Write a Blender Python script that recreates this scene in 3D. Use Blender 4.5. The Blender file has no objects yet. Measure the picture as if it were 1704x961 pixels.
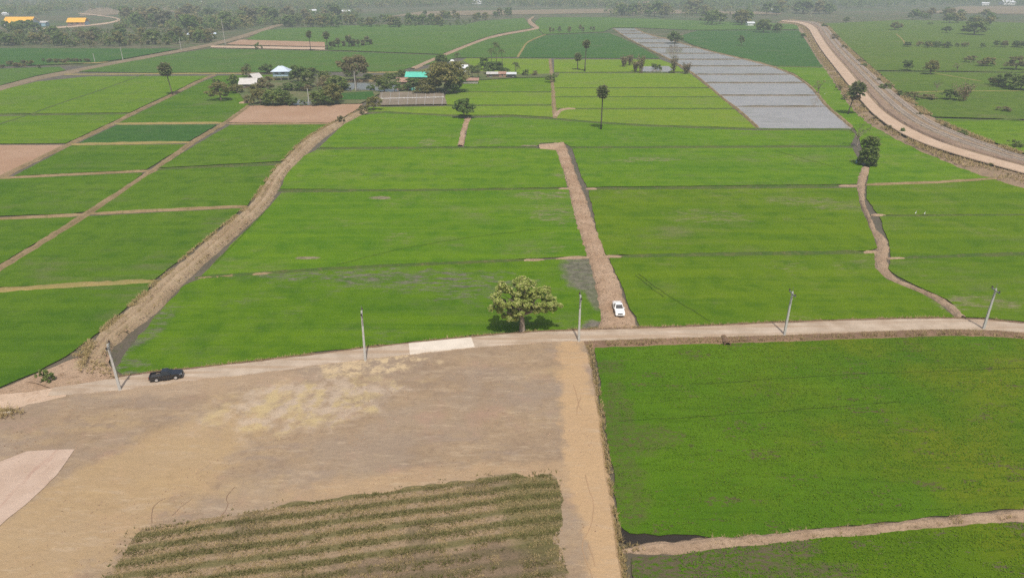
import bpy, bmesh, math, random
import numpy as np
from mathutils import Vector, Matrix
from mathutils.geometry import tessellate_polygon

# ------------------------------------------------------------------ camera, sky, sun, exposure
S = bpy.context.scene
COL = S.collection
W, H, F, CH = 1704.0, 961.0, 1136.0, 50.0
PITCH = math.radians(24.3)
SP, CP = math.sin(PITCH), math.cos(PITCH)
cd = bpy.data.cameras.new('camera'); cam = bpy.data.objects.new('camera', cd); COL.objects.link(cam)
cam.location = (0, 0, CH); cam.rotation_euler = (math.pi/2-PITCH, 0, 0)
cd.sensor_width = 36; cd.lens = 36*F/W; cd.clip_start = 0.5; cd.clip_end = 30000
S.camera = cam
SUN_EL, SUN_AZ = math.radians(62), math.radians(172)      # azimuth clockwise from +Y: behind the camera, a little right
wd = bpy.data.worlds.new('World'); S.world = wd; wd.use_nodes = True
nt = wd.node_tree; nt.nodes.clear()
sky = nt.nodes.new('ShaderNodeTexSky'); sky.sky_type = 'NISHITA'; sky.sun_disc = False
sky.sun_elevation = SUN_EL; sky.sun_rotation = SUN_AZ; sky.air_density = 1.0; sky.dust_density = 5.0; sky.ozone_density = 1.0
bg = nt.nodes.new('ShaderNodeBackground'); bg.inputs['Strength'].default_value = 0.11
wo = nt.nodes.new('ShaderNodeOutputWorld')
nt.links.new(sky.outputs[0], bg.inputs[0]); nt.links.new(bg.outputs[0], wo.inputs[0])
sl = bpy.data.lights.new('sun', 'SUN'); sl.energy = 3.6; sl.angle = math.radians(1.2); sl.color = (1, .95, .87)
so = bpy.data.objects.new('sun', sl); COL.objects.link(so)
sdir = Vector((math.sin(SUN_AZ)*math.cos(SUN_EL), math.cos(SUN_AZ)*math.cos(SUN_EL), math.sin(SUN_EL)))
so.rotation_euler = sdir.to_track_quat('Z', 'Y').to_euler(); so.location = (0, -40, 120)
S.view_settings.view_transform = 'Standard'; S.view_settings.look = 'None'
S.view_settings.exposure = 0.0; S.view_settings.gamma = 1.0; S.view_settings.use_curve_mapping = False
S.render.engine = 'CYCLES'
S.cycles.use_denoising = False; S.cycles.use_adaptive_sampling = False
S.cycles.max_bounces = 8; S.cycles.diffuse_bounces = 4; S.cycles.volume_bounces = 1
S.cycles.transparent_max_bounces = 8
S.cycles.caustics_reflective = False; S.cycles.caustics_refractive = False

# ------------------------------------------------------------------ helpers
R = random.Random(7)
def P(x, y, z=0.0):
    """ground point (at height z) that stands at pixel x, y of the photograph"""
    u = (x-W/2)/F; v = (y-H/2)/F
    d = Vector((u, CP-v*SP, -SP-v*CP)); t = (CH-z)/-d.z
    return Vector((d.x*t, d.y*t, z))
def scale_at(y): return CP*(y-(H/2-F*math.tan(PITCH)))/CH           # pixels per metre across
def height_of(yb, yt):
    d = P(W/2, yb).y; v = (yt-H/2)/F
    return CH-d*(SP+v*CP)/(CP-v*SP)
def tag(o, label=None, cat=None, group=None, kind=None):
    if label: o['label'] = label
    if cat: o['category'] = cat
    if group: o['group'] = group
    if kind: o['kind'] = kind
    return o
def link(name, me, mat=None, parent=None):
    o = bpy.data.objects.new(name, me); COL.objects.link(o)
    if mat is not None and me is not None and not me.materials: me.materials.append(mat)
    if parent: o.parent = parent
    return o
def empty(name, loc, rz=0, sc=(1, 1, 1)):
    o = bpy.data.objects.new(name, None); COL.objects.link(o)
    o.location = loc; o.rotation_euler = (0, 0, rz); o.scale = sc; o.empty_display_size = .3
    return o
def mesh(name, v, f, smooth=False):
    me = bpy.data.meshes.new(name); me.from_pydata([tuple(p) for p in v], [], f); me.validate(); me.update()
    if smooth: me.shade_smooth()
    return me
def fast(name, v, k):
    """v: (n*k, 3) array, faces of k corners each"""
    me = bpy.data.meshes.new(name); n = len(v)//k
    me.vertices.add(len(v)); me.vertices.foreach_set('co', np.ascontiguousarray(v, dtype=np.float32).ravel())
    me.loops.add(len(v)); me.loops.foreach_set('vertex_index', np.arange(len(v), dtype=np.int32))
    me.polygons.add(n); me.polygons.foreach_set('loop_start', np.arange(0, n*k, k, dtype=np.int32))
    me.polygons.foreach_set('loop_total', np.full(n, k, dtype=np.int32))
    me.update(); return me
class MB:
    """collects shapes, builds ONE mesh"""
    def __init__(s): s.v = []; s.f = []
    def add(s, v, f):
        o = len(s.v); s.v += [tuple(p) for p in v]; s.f += [tuple(i+o for i in q) for q in f]; return s
    def box(s, x0, x1, y0, y1, z0, z1, tx=0, ty=0):
        return s.add([(x0, y0, z0), (x1, y0, z0), (x1, y1, z0), (x0, y1, z0), (x0+tx, y0+ty, z1), (x1-tx, y0+ty, z1), (x1-tx, y1-ty, z1), (x0+tx, y1-ty, z1)],
              [(3, 2, 1, 0), (4, 5, 6, 7), (0, 1, 5, 4), (1, 2, 6, 5), (2, 3, 7, 6), (3, 0, 4, 7)])
    def tube(s, pts, rad, n=6, cap=True):
        pts = [Vector(p) for p in pts]; v = []; f = []
        for i, p in enumerate(pts):
            t = (pts[min(i+1, len(pts)-1)]-pts[max(i-1, 0)]).normalized()
            a = t.orthogonal().normalized() if abs(t.z) < .95 else (Vector((1, 0, 0))-t*t.x).normalized()
            b = t.cross(a); r = rad[i] if hasattr(rad, '__len__') else rad
            for k in range(n):
                q = 2*math.pi*k/n; v.append(p+a*(r*math.cos(q))+b*(r*math.sin(q)))
        for i in range(len(pts)-1):
            for k in range(n):
                f.append((i*n+k, i*n+(k+1) % n, (i+1)*n+(k+1) % n, (i+1)*n+k))
        if cap: f.append(tuple(range(n))[::-1]); f.append(tuple(range((len(pts)-1)*n, len(pts)*n)))
        return s.add(v, f)
    def prism(s, prof, y0, y1, y0t=None):
        """side outline (x, z) pushed out between y0 and y1"""
        n = len(prof)
        return s.add([(x, y0, z) for x, z in prof]+[(x, y1, z) for x, z in prof],
              [tuple(range(n)), tuple(range(2*n-1, n-1, -1))]+[((i+1) % n, i, n+i, n+(i+1) % n) for i in range(n)])
    def build(s, name, mat, parent=None, smooth=False, bevel=0):
        me = mesh(name, s.v, s.f, smooth)
        bm = bmesh.new(); bm.from_mesh(me); bmesh.ops.recalc_face_normals(bm, faces=bm.faces)
        if bevel: bmesh.ops.bevel(bm, geom=[e for e in bm.edges if e.is_manifold and e.calc_face_angle(0) > .3], offset=bevel, segments=2, affect='EDGES', clamp_overlap=True)
        bm.to_mesh(me); bm.free()
        return link(name, me, mat, parent)
def hash2(ix, iy, seed):
    h = (ix.astype(np.int64)*374761393+iy.astype(np.int64)*668265263+seed*974634777) & 0x7fffffff
    h = ((h ^ (h >> 13))*1274126177) & 0x7fffffff
    return ((h ^ (h >> 16)) & 0xffff)/65535.0
def vnoise(x, y, scale, seed=0):
    x = np.asarray(x, float)*scale; y = np.asarray(y, float)*scale
    ix = np.floor(x); iy = np.floor(y); fx = x-ix; fy = y-iy
    fx = fx*fx*(3-2*fx); fy = fy*fy*(3-2*fy)
    a = hash2(ix, iy, seed); b = hash2(ix+1, iy, seed); c = hash2(ix, iy+1, seed); d = hash2(ix+1, iy+1, seed)
    return (a*(1-fx)+b*fx)*(1-fy)+(c*(1-fx)+d*fx)*fy
def fnoise(x, y, scale, seed=0):
    return .55*vnoise(x, y, scale, seed)+.3*vnoise(x, y, scale*2.3, seed+1)+.15*vnoise(x, y, scale*5.1, seed+2)
def inside(px, py, poly):
    c = np.zeros(len(px), bool); n = len(poly)
    for i in range(n):
        x1, y1 = poly[i][0], poly[i][1]; x2, y2 = poly[i-1][0], poly[i-1][1]
        if y1 == y2: continue
        m = ((y1 > py) != (y2 > py)) & (px < (x2-x1)*(py-y1)/(y2-y1)+x1)
        c ^= m
    return c
def densify(pts, closed, jit, seed, step_k=.012):
    """world polyline cut into short steps (longer far away), jittered sideways so that edges are uneven"""
    out = []; n = len(pts)
    for i in range(n if closed else n-1):
        a, b = Vector(pts[i]), Vector(pts[(i+1) % n]); L = (b-a).length
        st = max(.5, (a+b).length*.5*step_k); k = max(1, int(L/st))
        for j in range(k): out.append(a+(b-a)*(j/k))
    if not closed: out.append(Vector(pts[-1]))
    if jit:
        x = np.array([p.x for p in out]); y = np.array([p.y for p in out])
        jx = (fnoise(x, y, .45, seed)-.5)*2*jit; jy = (fnoise(x, y, .45, seed+9)-.5)*2*jit
        for p, a, b in zip(out, jx, jy): p.x += float(a); p.y += float(b)
    return out
ZK = [0]
def sheet(name, px, mat, z=None, jit=.25, label=None, kind='structure', world=None):
    if z is None: ZK[0] += 1; z = .01+.003*ZK[0]
    pts = world or [P(x, y, z) for x, y in px]
    pts = densify(pts, True, jit, len(pts)+int(px[0][0]) if px else 3)
    for p in pts: p.z = z
    tri = tessellate_polygon([pts]); f = []
    for a, b, c in tri:
        n = (pts[b]-pts[a]).cross(pts[c]-pts[a])
        f.append((a, b, c) if n.z > 0 else (a, c, b))
    return tag(link(name, mesh(name, pts, f), mat), kind=kind)
def plateau(name, px, z, mat, skirt=.8, jit=.25, zb=-.3):
    pts = densify([P(x, y, z) for x, y in px], True, jit, 5)
    for p in pts: p.z = z
    n = len(pts)
    area = sum(pts[i].x*pts[(i+1) % n].y-pts[(i+1) % n].x*pts[i].y for i in range(n))
    if area < 0: pts.reverse()
    low = []
    for i in range(n):
        t = (pts[(i+1) % n]-pts[i-1]); t.z = 0; t.normalize()
        low.append(Vector((pts[i].x+t.y*skirt*R.uniform(.7, 1.3), pts[i].y-t.x*skirt*R.uniform(.7, 1.3), zb)))
    f = []
    for a, b, c in tessellate_polygon([pts]):
        m = (pts[b]-pts[a]).cross(pts[c]-pts[a]); f.append((a, b, c) if m.z > 0 else (a, c, b))
    for i in range(n): f.append((i, n+i, n+(i+1) % n, (i+1) % n))
    return tag(link(name, mesh(name, pts+low, f), mat), kind='structure')
def resample(pts, n):
    d = [0]
    for a, b in zip(pts, pts[1:]): d.append(d[-1]+(b-a).length)
    out = []; j = 0
    for i in range(n):
        t = d[-1]*i/(n-1)
        while j < len(pts)-2 and d[j+1] < t: j += 1
        k = (t-d[j])/max(1e-6, d[j+1]-d[j]); out.append(pts[j]+(pts[j+1]-pts[j])*k)
    return out
def smooth_line(pts, it=2):
    for _ in range(it):
        q = [pts[0]]
        for a, b in zip(pts, pts[1:]): q += [a*.75+b*.25, a*.25+b*.75]
        pts = q+[pts[-1]]
    return pts
def strip(name, Lp, Rp, prof, mat, zref=0, n=160, rough=.05, jit=.25, seed=1, nscale=.9, kind='structure', smooth=False, taper=0):
    """long band between two edges; prof: list of (u across, z)"""
    A = resample(smooth_line([P(x, y, zref) for x, y in Lp]), n); B = resample(smooth_line([P(x, y, zref) for x, y in Rp]), n)
    us = []
    for (u0, z0), (u1, z1) in zip(prof, prof[1:]):
        k = max(1, int(abs(u1-u0)/.13))
        us += [(u0+(u1-u0)*i/k, z0+(z1-z0)*i/k) for i in range(k)]
    us.append(prof[-1]); m = len(us)
    v = np.array([[list(a+(b-a)*u)[:2]+[z] for u, z in us] for a, b in zip(A, B)]).reshape(-1, 3)
    if taper:
        ti = np.repeat(np.arange(n), m)/(n-1); rp = np.clip(np.minimum(ti, 1-ti)/taper, 0, 1); v[:, 2] = v[:, 2]*rp+(1-rp)*.15
    nz = fnoise(v[:, 0], v[:, 1], nscale, seed)-.5
    v[:, 2] += nz*2*rough
    v[:, 0] += (fnoise(v[:, 0], v[:, 1], .6, seed+3)-.5)*2*jit; v[:, 1] += (fnoise(v[:, 0], v[:, 1], .6, seed+4)-.5)*2*jit
    f = [(i*m+j, i*m+j+1, (i+1)*m+j+1, (i+1)*m+j) for i in range(n-1) for j in range(m-1)]
    me = mesh(name, v, f, smooth); bm = bmesh.new(); bm.from_mesh(me)
    if sum(q.normal.z for q in bm.faces) < 0: bmesh.ops.reverse_faces(bm, faces=bm.faces)
    bm.to_mesh(me); bm.free()
    return tag(link(name, me, mat), kind=kind)
def ridge(name, px, w, h, mat, jit=.2, seed=1, z=0, worldpts=None, fade=0):
    """an earth bund along a line"""
    pts = densify(smooth_line(worldpts or [P(x, y, z) for x, y in px], 1), False, jit, seed, .008)
    xs = np.array([p.x for p in pts]); ys = np.array([p.y for p in pts])
    wn = .65+.7*fnoise(xs, ys, .5, seed+5); hn = .6+.8*fnoise(xs, ys, .6, seed+6)
    ln = np.concatenate([[0], np.cumsum(np.hypot(np.diff(xs), np.diff(ys)))]); tp = np.clip(np.minimum(ln, ln[-1]-ln)/min(3., .3*ln[-1]), .12, 1)**.6; wn = wn*tp; hn = hn*tp
    us = [(-.75, -.12), (-.5, .15), (-.22, .85), (.1, 1), (.35, .7), (.55, .1), (.75, -.12)]
    v = []; m = len(us)
    for i, p in enumerate(pts):
        t = pts[min(i+1, len(pts)-1)]-pts[max(0, i-1)]; t.z = 0; t.normalize(); nx, ny = -t.y, t.x
        for u, k in us:
            r = R.uniform(-.08, .08)
            v.append((p.x+nx*(u+r)*w*float(wn[i]), p.y+ny*(u+r)*w*float(wn[i]), z+(k*h*float(hn[i]) if k > 0 else k)+R.uniform(-.1, .1)*h))
    f = [(i*m+j, i*m+j+1, (i+1)*m+j+1, (i+1)*m+j)[::-1] for i in range(len(pts)-1) for j in range(m-1)]
    return tag(link(name, mesh(name, v, f), mat), kind='structure')

# ------------------------------------------------------------------ materials
class MT:
    """small shader-graph writer: sockets are passed around as values"""
    def __init__(s, name):
        s.m = bpy.data.materials.new(name); s.m.use_nodes = True; s.t = s.m.node_tree
        s.t.nodes.clear(); s.out = s.t.nodes.new('ShaderNodeOutputMaterial')
        s._co = None
    def node(s, typ, ins=None, **props):
        n = s.t.nodes.new(typ)
        for k, v in props.items(): setattr(n, k, v)
        for k, v in (ins or {}).items(): s.put(n.inputs[k], v)
        return n
    def put(s, sock, v):
        if isinstance(v, bpy.types.NodeSocket): s.t.links.new(v, sock)
        elif hasattr(v, '__len__') and len(v) == 3 and sock.type == 'RGBA': sock.default_value = (*v, 1)
        else: sock.default_value = v
    def co(s):
        if s._co is None: s._co = s.node('ShaderNodeTexCoord').outputs['Object']
        return s._co
    def map(s, loc=(0, 0, 0), rot=0, sc=(1, 1, 1), vec=None):
        return s.node('ShaderNodeMapping', {'Vector': vec or s.co(), 'Location': loc, 'Rotation': (0, 0, rot), 'Scale': sc}).outputs[0]
    def noise(s, scale, detail=4, rough=.55, vec=None, dist=0):
        return s.node('ShaderNodeTexNoise', {'Vector': vec or s.co(), 'Scale': scale, 'Detail': detail, 'Roughness': rough, 'Distortion': dist}).outputs[0]
    def step(s, x, a, b, t0=0., t1=1.):
        return s.node('ShaderNodeMapRange', {'Value': x, 'From Min': a, 'From Max': b, 'To Min': t0, 'To Max': t1}, interpolation_type='SMOOTHSTEP').outputs[0]
    def mix(s, f, a, b):
        n = s.node('ShaderNodeMix', data_type='RGBA'); s.put(n.inputs[0], f); s.put(n.inputs[6], a); s.put(n.inputs[7], b); return n.outputs[2]
    def math(s, op, a, b=0.):
        n = s.node('ShaderNodeMath', operation=op); s.put(n.inputs[0], a); s.put(n.inputs[1], b); return n.outputs[0]
    def ellipse(s, x, y, rx, ry, rot=0, wob=.5, scale=.35):
        """1 inside an uneven blob round the ground point x, y"""
        d = s.node('ShaderNodeVectorMath', {0: s.co(), 1: (x, y, 0)}, operation='SUBTRACT').outputs[0]
        d = s.node('ShaderNodeVectorRotate', {'Vector': d, 'Angle': -rot}, rotation_type='Z_AXIS').outputs[0]
        d = s.node('ShaderNodeVectorMath', {0: d, 1: (1/rx, 1/ry, 0)}, operation='MULTIPLY').outputs[0]
        l = s.node('ShaderNodeVectorMath', {0: d}, operation='LENGTH').outputs['Value']
        l = s.math('ADD', l, s.math('MULTIPLY', s.math('SUBTRACT', s.noise(scale, 5, .65), .5), wob*2.4))
        return s.step(l, 1.15, .7)
    def bump(s, h, dist, st=1.): return s.node('ShaderNodeBump', {'Height': h, 'Distance': dist, 'Strength': st}).outputs[0]
    def done(s, col, rough=.9, bump=None, spec=.2, metal=0, transl=0, coat=0):
        b = s.node('ShaderNodeBsdfPrincipled', {'Base Color': col, 'Roughness': rough, 'Metallic': metal, 'Specular IOR Level': spec, 'Coat Weight': coat})
        if bump: s.put(b.inputs['Normal'], bump)
        o = b.outputs[0]
        if transl:
            t = s.node('ShaderNodeBsdfTranslucent', {'Color': col}); mx = s.node('ShaderNodeMixShader', {0: transl})
            s.t.links.new(o, mx.inputs[1]); s.t.links.new(t.outputs[0], mx.inputs[2]); o = mx.outputs[0]
        s.t.links.new(o, s.out.inputs[0]); return s.m

def soil(name, a, b, c=None, sc=.5, rough=.95, bump=.08):
    m = MT(name); n1 = m.noise(sc*.25, 5, .6); n2 = m.noise(sc*2.2, 6, .65)
    col = m.mix(m.step(n1, .35, .65), a, b)
    if c: col = m.mix(m.step(n2, .5, .7, 0, .8), col, c)
    col = m.mix(m.step(m.noise(sc*9, 3), .3, .7, 0, .22), col, tuple(x*.45 for x in a))
    return m.done(col, rough, m.bump(m.noise(sc*5, 6, .7), bump))
def rice(name, a, b, dark, mud=.0, rot=0., spots=(), mudc=(.17, .14, .09), fine=1., speck=.35, bumpd=.12, lines=.5, off=0, yellow=(.12, .19, .012)):
    """young rice: broad tints, drill rows, darker gaps and patches where wet mud shows"""
    m = MT(name); cc = m.map(loc=(off, off*.7, 0))
    col = m.mix(m.step(m.noise(.03, 4, .6, cc), .32, .68), a, b)
    col = m.mix(m.step(m.noise(.018, 4, .6, m.map(loc=(off+31, 17, 0))), .5, .7, 0, .45), col, yellow)
    orn = m.node('ShaderNodeObjectInfo').outputs['Random']; col = m.mix(m.math('MULTIPLY', orn, .4), col, yellow); col = m.mix(m.math('MULTIPLY', m.math('FRACT', m.math('MULTIPLY', orn, 5.7)), .35), col, dark)
    n2 = m.noise(.22, 6, .62, cc); col = m.mix(m.step(n2, .42, .68, 0, .75), col, dark)
    st = m.noise(1., 5, .65, m.map(rot=rot, sc=(.05, .9, 1)))
    col = m.mix(m.step(st, .46, .68, 0, lines), col, dark)
    st2 = m.noise(1., 4, .6, m.map(rot=rot, sc=(.02, .25, 1), loc=(off, 3, 0)))
    col = m.mix(m.step(st2, .42, .68, 0, .55), col, b)
    soft = m.math('MULTIPLY', m.step(m.noise(.045, 5, .65, m.map(loc=(off+70, 5, 0))), .5, .72), m.step(m.noise(1., 4, .6, m.map(rot=rot, sc=(.07, .5, 1))), .38, .62, 0, .85))
    col = m.mix(soft, col, tuple(.5*(x+y) for x, y in zip(a, mudc)))
    sp = m.noise(2.2*fine, 4, .7); col = m.mix(m.step(sp, .54, .7, 0, speck), col, tuple(x*.35 for x in dark))
    frag = m.noise(1., 6, .75, m.map(rot=rot+.05, sc=(.28, .95, 1)))
    mk = None
    if mud:
        g = m.math('MULTIPLY', m.step(m.noise(.06, 5, .65, cc), .5, .72), m.step(frag, .46, .66))
        mk = m.math('MULTIPLY', g, mud)
    for s_ in spots:
        x, y, rx, ry, k = s_[:5]; p = P(x, y); solid = len(s_) > 5
        e = m.ellipse(p.x, p.y, rx, ry, wob=.5 if solid else .95, scale=.3)
        e = m.math('MULTIPLY', m.math('MULTIPLY', e, k), m.step(frag, .25, .5) if solid else m.step(frag, .44, .62))
        mk = e if mk is None else m.math('MAXIMUM', mk, e)
    rg = .85
    if mk is not None:
        col = m.mix(mk, col, m.mix(m.step(m.noise(.8, 4), .4, .6), mudc, tuple(x*1.45 for x in mudc)))
        rg = m.step(mk, .2, .9, .95, .5)
    return m.done(col, rg, m.bump(m.noise(4.5*fine, 5, .75), bumpd), spec=.06)
def plain(name, col, rough=.7, metal=0, spec=.3, var=.15, sc=2., coat=0):
    m = MT(name); n = m.noise(sc, 4, .6)
    return m.done(m.mix(m.step(n, .3, .7, 0, 1), tuple(x*(1-var) for x in col), tuple(min(1, x*(1+var)) for x in col)), rough, spec=spec, metal=metal, coat=coat)
def leaf(name, a, b, c=None, transl=.3, cshare=.2, rough=.65, objvar=.25):
    m = MT(name); rnd = m.node('ShaderNodeNewGeometry').outputs['Random Per Island']
    col = m.mix(rnd, a, b)
    if c: col = m.mix(m.step(m.math('FRACT', m.math('MULTIPLY', rnd, 7.31)), 1-cshare-.05, 1-cshare+.05), col, c)
    orn = m.node('ShaderNodeObjectInfo').outputs['Random']
    col = m.mix(m.math('MULTIPLY', orn, objvar*2), col, (.14, .16, .065))
    return m.done(col, rough, transl=transl, spec=.2)

M = {}
# ground
mg = MT('farmland'); gn = mg.noise(.006, 6, .6); gn2 = mg.noise(.05, 6, .65)
gc = mg.mix(mg.step(gn, .38, .6), (.09, .10, .045), (.135, .115, .07)); gc = mg.mix(mg.step(gn2, .44, .62, 0, .9), gc, (.05, .08, .028))
gc = mg.mix(mg.step(mg.noise(.012, 4, .6, mg.map(sc=(.4, 2.2, 1), loc=(40, 9, 0))), .56, .64, 0, .75), gc, (.06, .115, .03))
M['farmland'] = mg.done(mg.mix(mg.step(mg.noise(.4, 6, .7), .4, .7, 0, .5), gc, (.05, .055, .025)), .95, mg.bump(mg.noise(.6, 6, .7), .4))
M['mud'] = soil('wet mud', (.10, .085, .06), (.13, .108, .078), (.075, .085, .03), .5, .5, .06)
M['puddle'] = soil('black puddle mud', (.03, .025, .02), (.045, .036, .028), None, .5, .25, .02)
M['bund'] = soil('bund earth', (.21, .15, .075), (.28, .2, .115), (.13, .13, .04), .6)
M['bund_pale'] = soil('bund clay', (.30, .21, .14), (.37, .27, .185), (.2, .14, .085), .8, bump=.16)
M['bund_dry'] = soil('bund dry grass', (.27, .20, .075), (.21, .19, .06), (.33, .26, .13), .9)
M['bund_wet'] = soil('wet bund', (.10, .08, .05), (.14, .11, .07), (.09, .1, .035), .6)
M['bund_dark'] = soil('bund weeds', (.05, .095, .014), (.075, .1, .022), (.13, .115, .05), .6)
M['clay'] = soil('pinkish clay', (.33, .22, .14), (.42, .30, .205), (.23, .15, .09), .5, bump=.25)
M['track'] = soil('wet wheel track', (.06, .075, .015), (.05, .1, .012), (.09, .08, .035), .5)
M['earthbank'] = soil('bank earth', (.30, .215, .13), (.38, .285, .185), (.27, .215, .1), .5, bump=.2)
M['ploughed'] = soil('ploughed earth', (.33, .205, .13), (.37, .245, .165), (.29, .185, .12), .25)
M['dirtroad'] = soil('graded dirt', (.44, .32, .225), (.5, .375, .275), (.38, .265, .18), .4)
M['gully_faint'] = soil('faint gully', (.33, .215, .125), (.38, .25, .145), None, .8)
M['gully'] = soil('damp gully soil', (.2, .13, .085), (.25, .165, .11), None, .8)

# rice tints
M['g_mid'] = rice('rice mid green', (0.0866, 0.1818, 0.0043), (0.1212, 0.2130, 0.0050), (0.0485, 0.1298, 0.0043), .7, spots=[(632, 329, 3.0, 1.4, 1, 1), (512, 429, 2.4, .8, 1, 1), (1090, 265, 9, 2.5, .8), (940, 292, 5, 2.5, .8), (1040, 268, 4, 2, .7), (1219, 318, 2.6, 1., 1, 1), (1215, 370, 6, 3, .6), (880, 243, 3.2, 1.6, 1, 1), (910, 325, 8, 3.5, .9), (925, 355, 6, 8, .7), (815, 235, 7, 5, .6), (712, 237, 3, 6, .8)])
M['g_a1'] = rice('rice first row', (0.0711, 0.1533, 0.0037), (0.1098, 0.1956, 0.0043), (0.0426, 0.1110, 0.0037), .8, rot=.12, mudc=(.115, .102, .082), spots=[(974, 452, 4.6, 10, .9, 1), (989, 486, 1.8, 7, .8, 1), (545, 455, 16, 4, 1), (700, 465, 17, 5, .95), (800, 480, 12, 6, .7), (255, 540, 2.4, 9, .7), (238, 560, 1.8, 7, .8), (202, 610, 4, 3, .8), (990, 545, 2, 3, 1, 1)])
M['g_right'] = rice('rice right rows', (0.0836, 0.1577, 0.0036), (0.1204, 0.1883, 0.0042), (0.0516, 0.1170, 0.0036), .55, off=55, spots=[(1330, 335, 10, 4, .6), (1620, 505, 8, 3, .8), (1400, 345, 8, 4, .5), (1180, 360, 10, 6, .5)])
M['g_left'] = rice('rice left rows', (0.0566, 0.1302, 0.0055), (0.0905, 0.1653, 0.0062), (0.0386, 0.1002, 0.0047), .15, rot=-.6, off=120)
M['g_upper'] = rice('rice upper left', (0.0853, 0.1697, 0.0051), (0.1254, 0.2056, 0.0064), (0.0582, 0.1337, 0.0051), .15, rot=-.5, off=210)
M['g_yellow'] = rice('rice yellow green', (0.1232, 0.2107, 0.0108), (0.1584, 0.2303, 0.0135), (0.0880, 0.1715, 0.0099), .12, off=300, yellow=(.165, .215, .02))
M['g_dark'] = rice('rice dark green', (.033, .1, .018), (.046, .118, .019), (.026, .08, .016), .0, off=33, speck=.15, yellow=(.06, .12, .02))
M['g_far'] = rice('rice far green', (0.0515, 0.1200, 0.0200), (0.0791, 0.1500, 0.0220), (0.0414, 0.1000, 0.0180), .25, off=77, speck=.15)
M['g_faint'] = rice('rice beyond railway', (.068, .125, .016), (.095, .145, .018), (.05, .095, .014), .45, off=500, mudc=(.17, .135, .08))
def rice_near(name, a, b, yel, mudc, holes, off, spots=()):
    """nearest rice: even bright leaf cover pierced by small dark wet gaps that gather along the drill rows"""
    m = MT(name); rot = -.1
    col = m.mix(m.step(m.noise(.035, 5, .6, m.map(loc=(off, 2, 0))), .35, .65), a, b)
    p = P(1550, 660); dx = m.node('ShaderNodeSeparateXYZ', {0: m.co()}).outputs[0]
    yw = m.math('ADD', m.step(dx, 5, 60, 0, .42), m.math('MULTIPLY', m.math('SUBTRACT', m.noise(.06, 5, .6, m.map(loc=(3, off, 0))), .5), 1.6))
    col = m.mix(m.step(yw, .15, .75, 0, .9), col, yel)
    col = m.mix(m.step(m.noise(1., 5, .7, m.map(rot=rot, sc=(.12, 1.3, 1))), .47, .7, 0, .45), col, tuple(x*.6 for x in a))
    col = m.mix(m.step(m.noise(6., 4, .7), .4, .7, 0, .4), col, tuple(x*.55 for x in a))
    clus = m.math('MULTIPLY', m.step(m.noise(.16, 5, .65, m.map(loc=(off, 11, 0))), .4, .62), m.step(m.noise(1., 5, .65, m.map(rot=rot, sc=(.07, .55, 1), loc=(off, 0, 0))), .42, .6))
    thr = m.math('SUBTRACT', .68, m.math('MULTIPLY', clus, holes)); hn = m.noise(1.7, 5, .7, m.map(rot=rot, sc=(.8, 1.6, 1)))
    hole = m.step(m.math('SUBTRACT', hn, thr), -.02, .05, 0, .85)
    lone = m.step(m.noise(2.1, 3, .6, m.map(loc=(5, 9, 0))), .66, .72, 0, .7)
    mk = m.math('MAXIMUM', hole, lone)
    for x, y, rx, ry, k in spots:
        q = P(x, y); e = m.math('MULTIPLY', m.ellipse(q.x, q.y, rx, ry, wob=.8, scale=.35), k); mk = m.math('MAXIMUM', mk, m.math('MULTIPLY', e, m.step(hn, .38, .55)))
    col = m.mix(mk, col, m.mix(m.noise(1., 3), mudc, tuple(x*1.6 for x in mudc)))
    return m.done(col, .95, m.bump(m.noise(5, 5, .75), .14), spec=.05)
M['g_low'] = rice_near('rice lower right', (0.0586, 0.1391, 0.0051), (0.0903, 0.1752, 0.0060), (0.1410, 0.1700, 0.0084), (.075, .062, .03), .2, 12, [(1030, 690, 2., 9, .5), (1060, 730, 5, 3, .5), (1040, 800, 2.4, 7, .45), (1010, 610, 3, 2, .5)])
M['g_bottom'] = rice_near('rice bottom', (0.0635, 0.1320, 0.0042), (0.0924, 0.1595, 0.0048), (0.1328, 0.1650, 0.0066), (.085, .07, .042), .26, 19, [(1130, 930, 9, 2.6, 1), (1080, 960, 7, 3, .9), (1330, 955, 6, 2, .8), (1260, 915, 7, 1.3, 1)])

# bare lot: brown-grey crust, cream sand where the fill was spread, orange strip along the edge
ml = MT('bare lot')
lc = ml.mix(ml.step(ml.noise(.055, 6, .6), .36, .64), (0.237, 0.171, 0.114), (0.299, 0.216, 0.135))
lc = ml.mix(ml.step(ml.noise(1., 6, .65, ml.map(rot=.35, sc=(.05, .16, 1))), .5, .68, 0, .75), lc, (0.345, 0.250, 0.141))
lc = ml.mix(ml.step(ml.noise(1., 6, .7, ml.map(rot=-.2, sc=(.12, .3, 1), loc=(7, 2, 0))), .5, .7, 0, .65), lc, (0.228, 0.178, 0.146))
lc = ml.mix(ml.step(ml.noise(.9, 7, .75), .46, .72, 0, .6), lc, (0.177, 0.122, 0.081))
lc = ml.mix(ml.step(ml.noise(.08, 6, .7, ml.map(loc=(20, 33, 0))), .42, .62, 0, .6), lc, (0.271, 0.211, 0.157))
lc = ml.mix(ml.step(ml.noise(.13, 6, .7, ml.map(loc=(60, 3, 0))), .52, .7, 0, .7), lc, (0.307, 0.204, 0.146))
p = P(985, 770)
lc = ml.mix(ml.math('MULTIPLY', ml.ellipse(p.x, p.y, 2.9, 34, .02, .8, .25), .7), lc, (0.442, 0.296, 0.157))
p = P(800, 805); lc = ml.mix(ml.math('MULTIPLY', ml.ellipse(p.x, p.y, 22, 3, .1, .5), .45), lc, (0.409, 0.280, 0.157))
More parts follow.
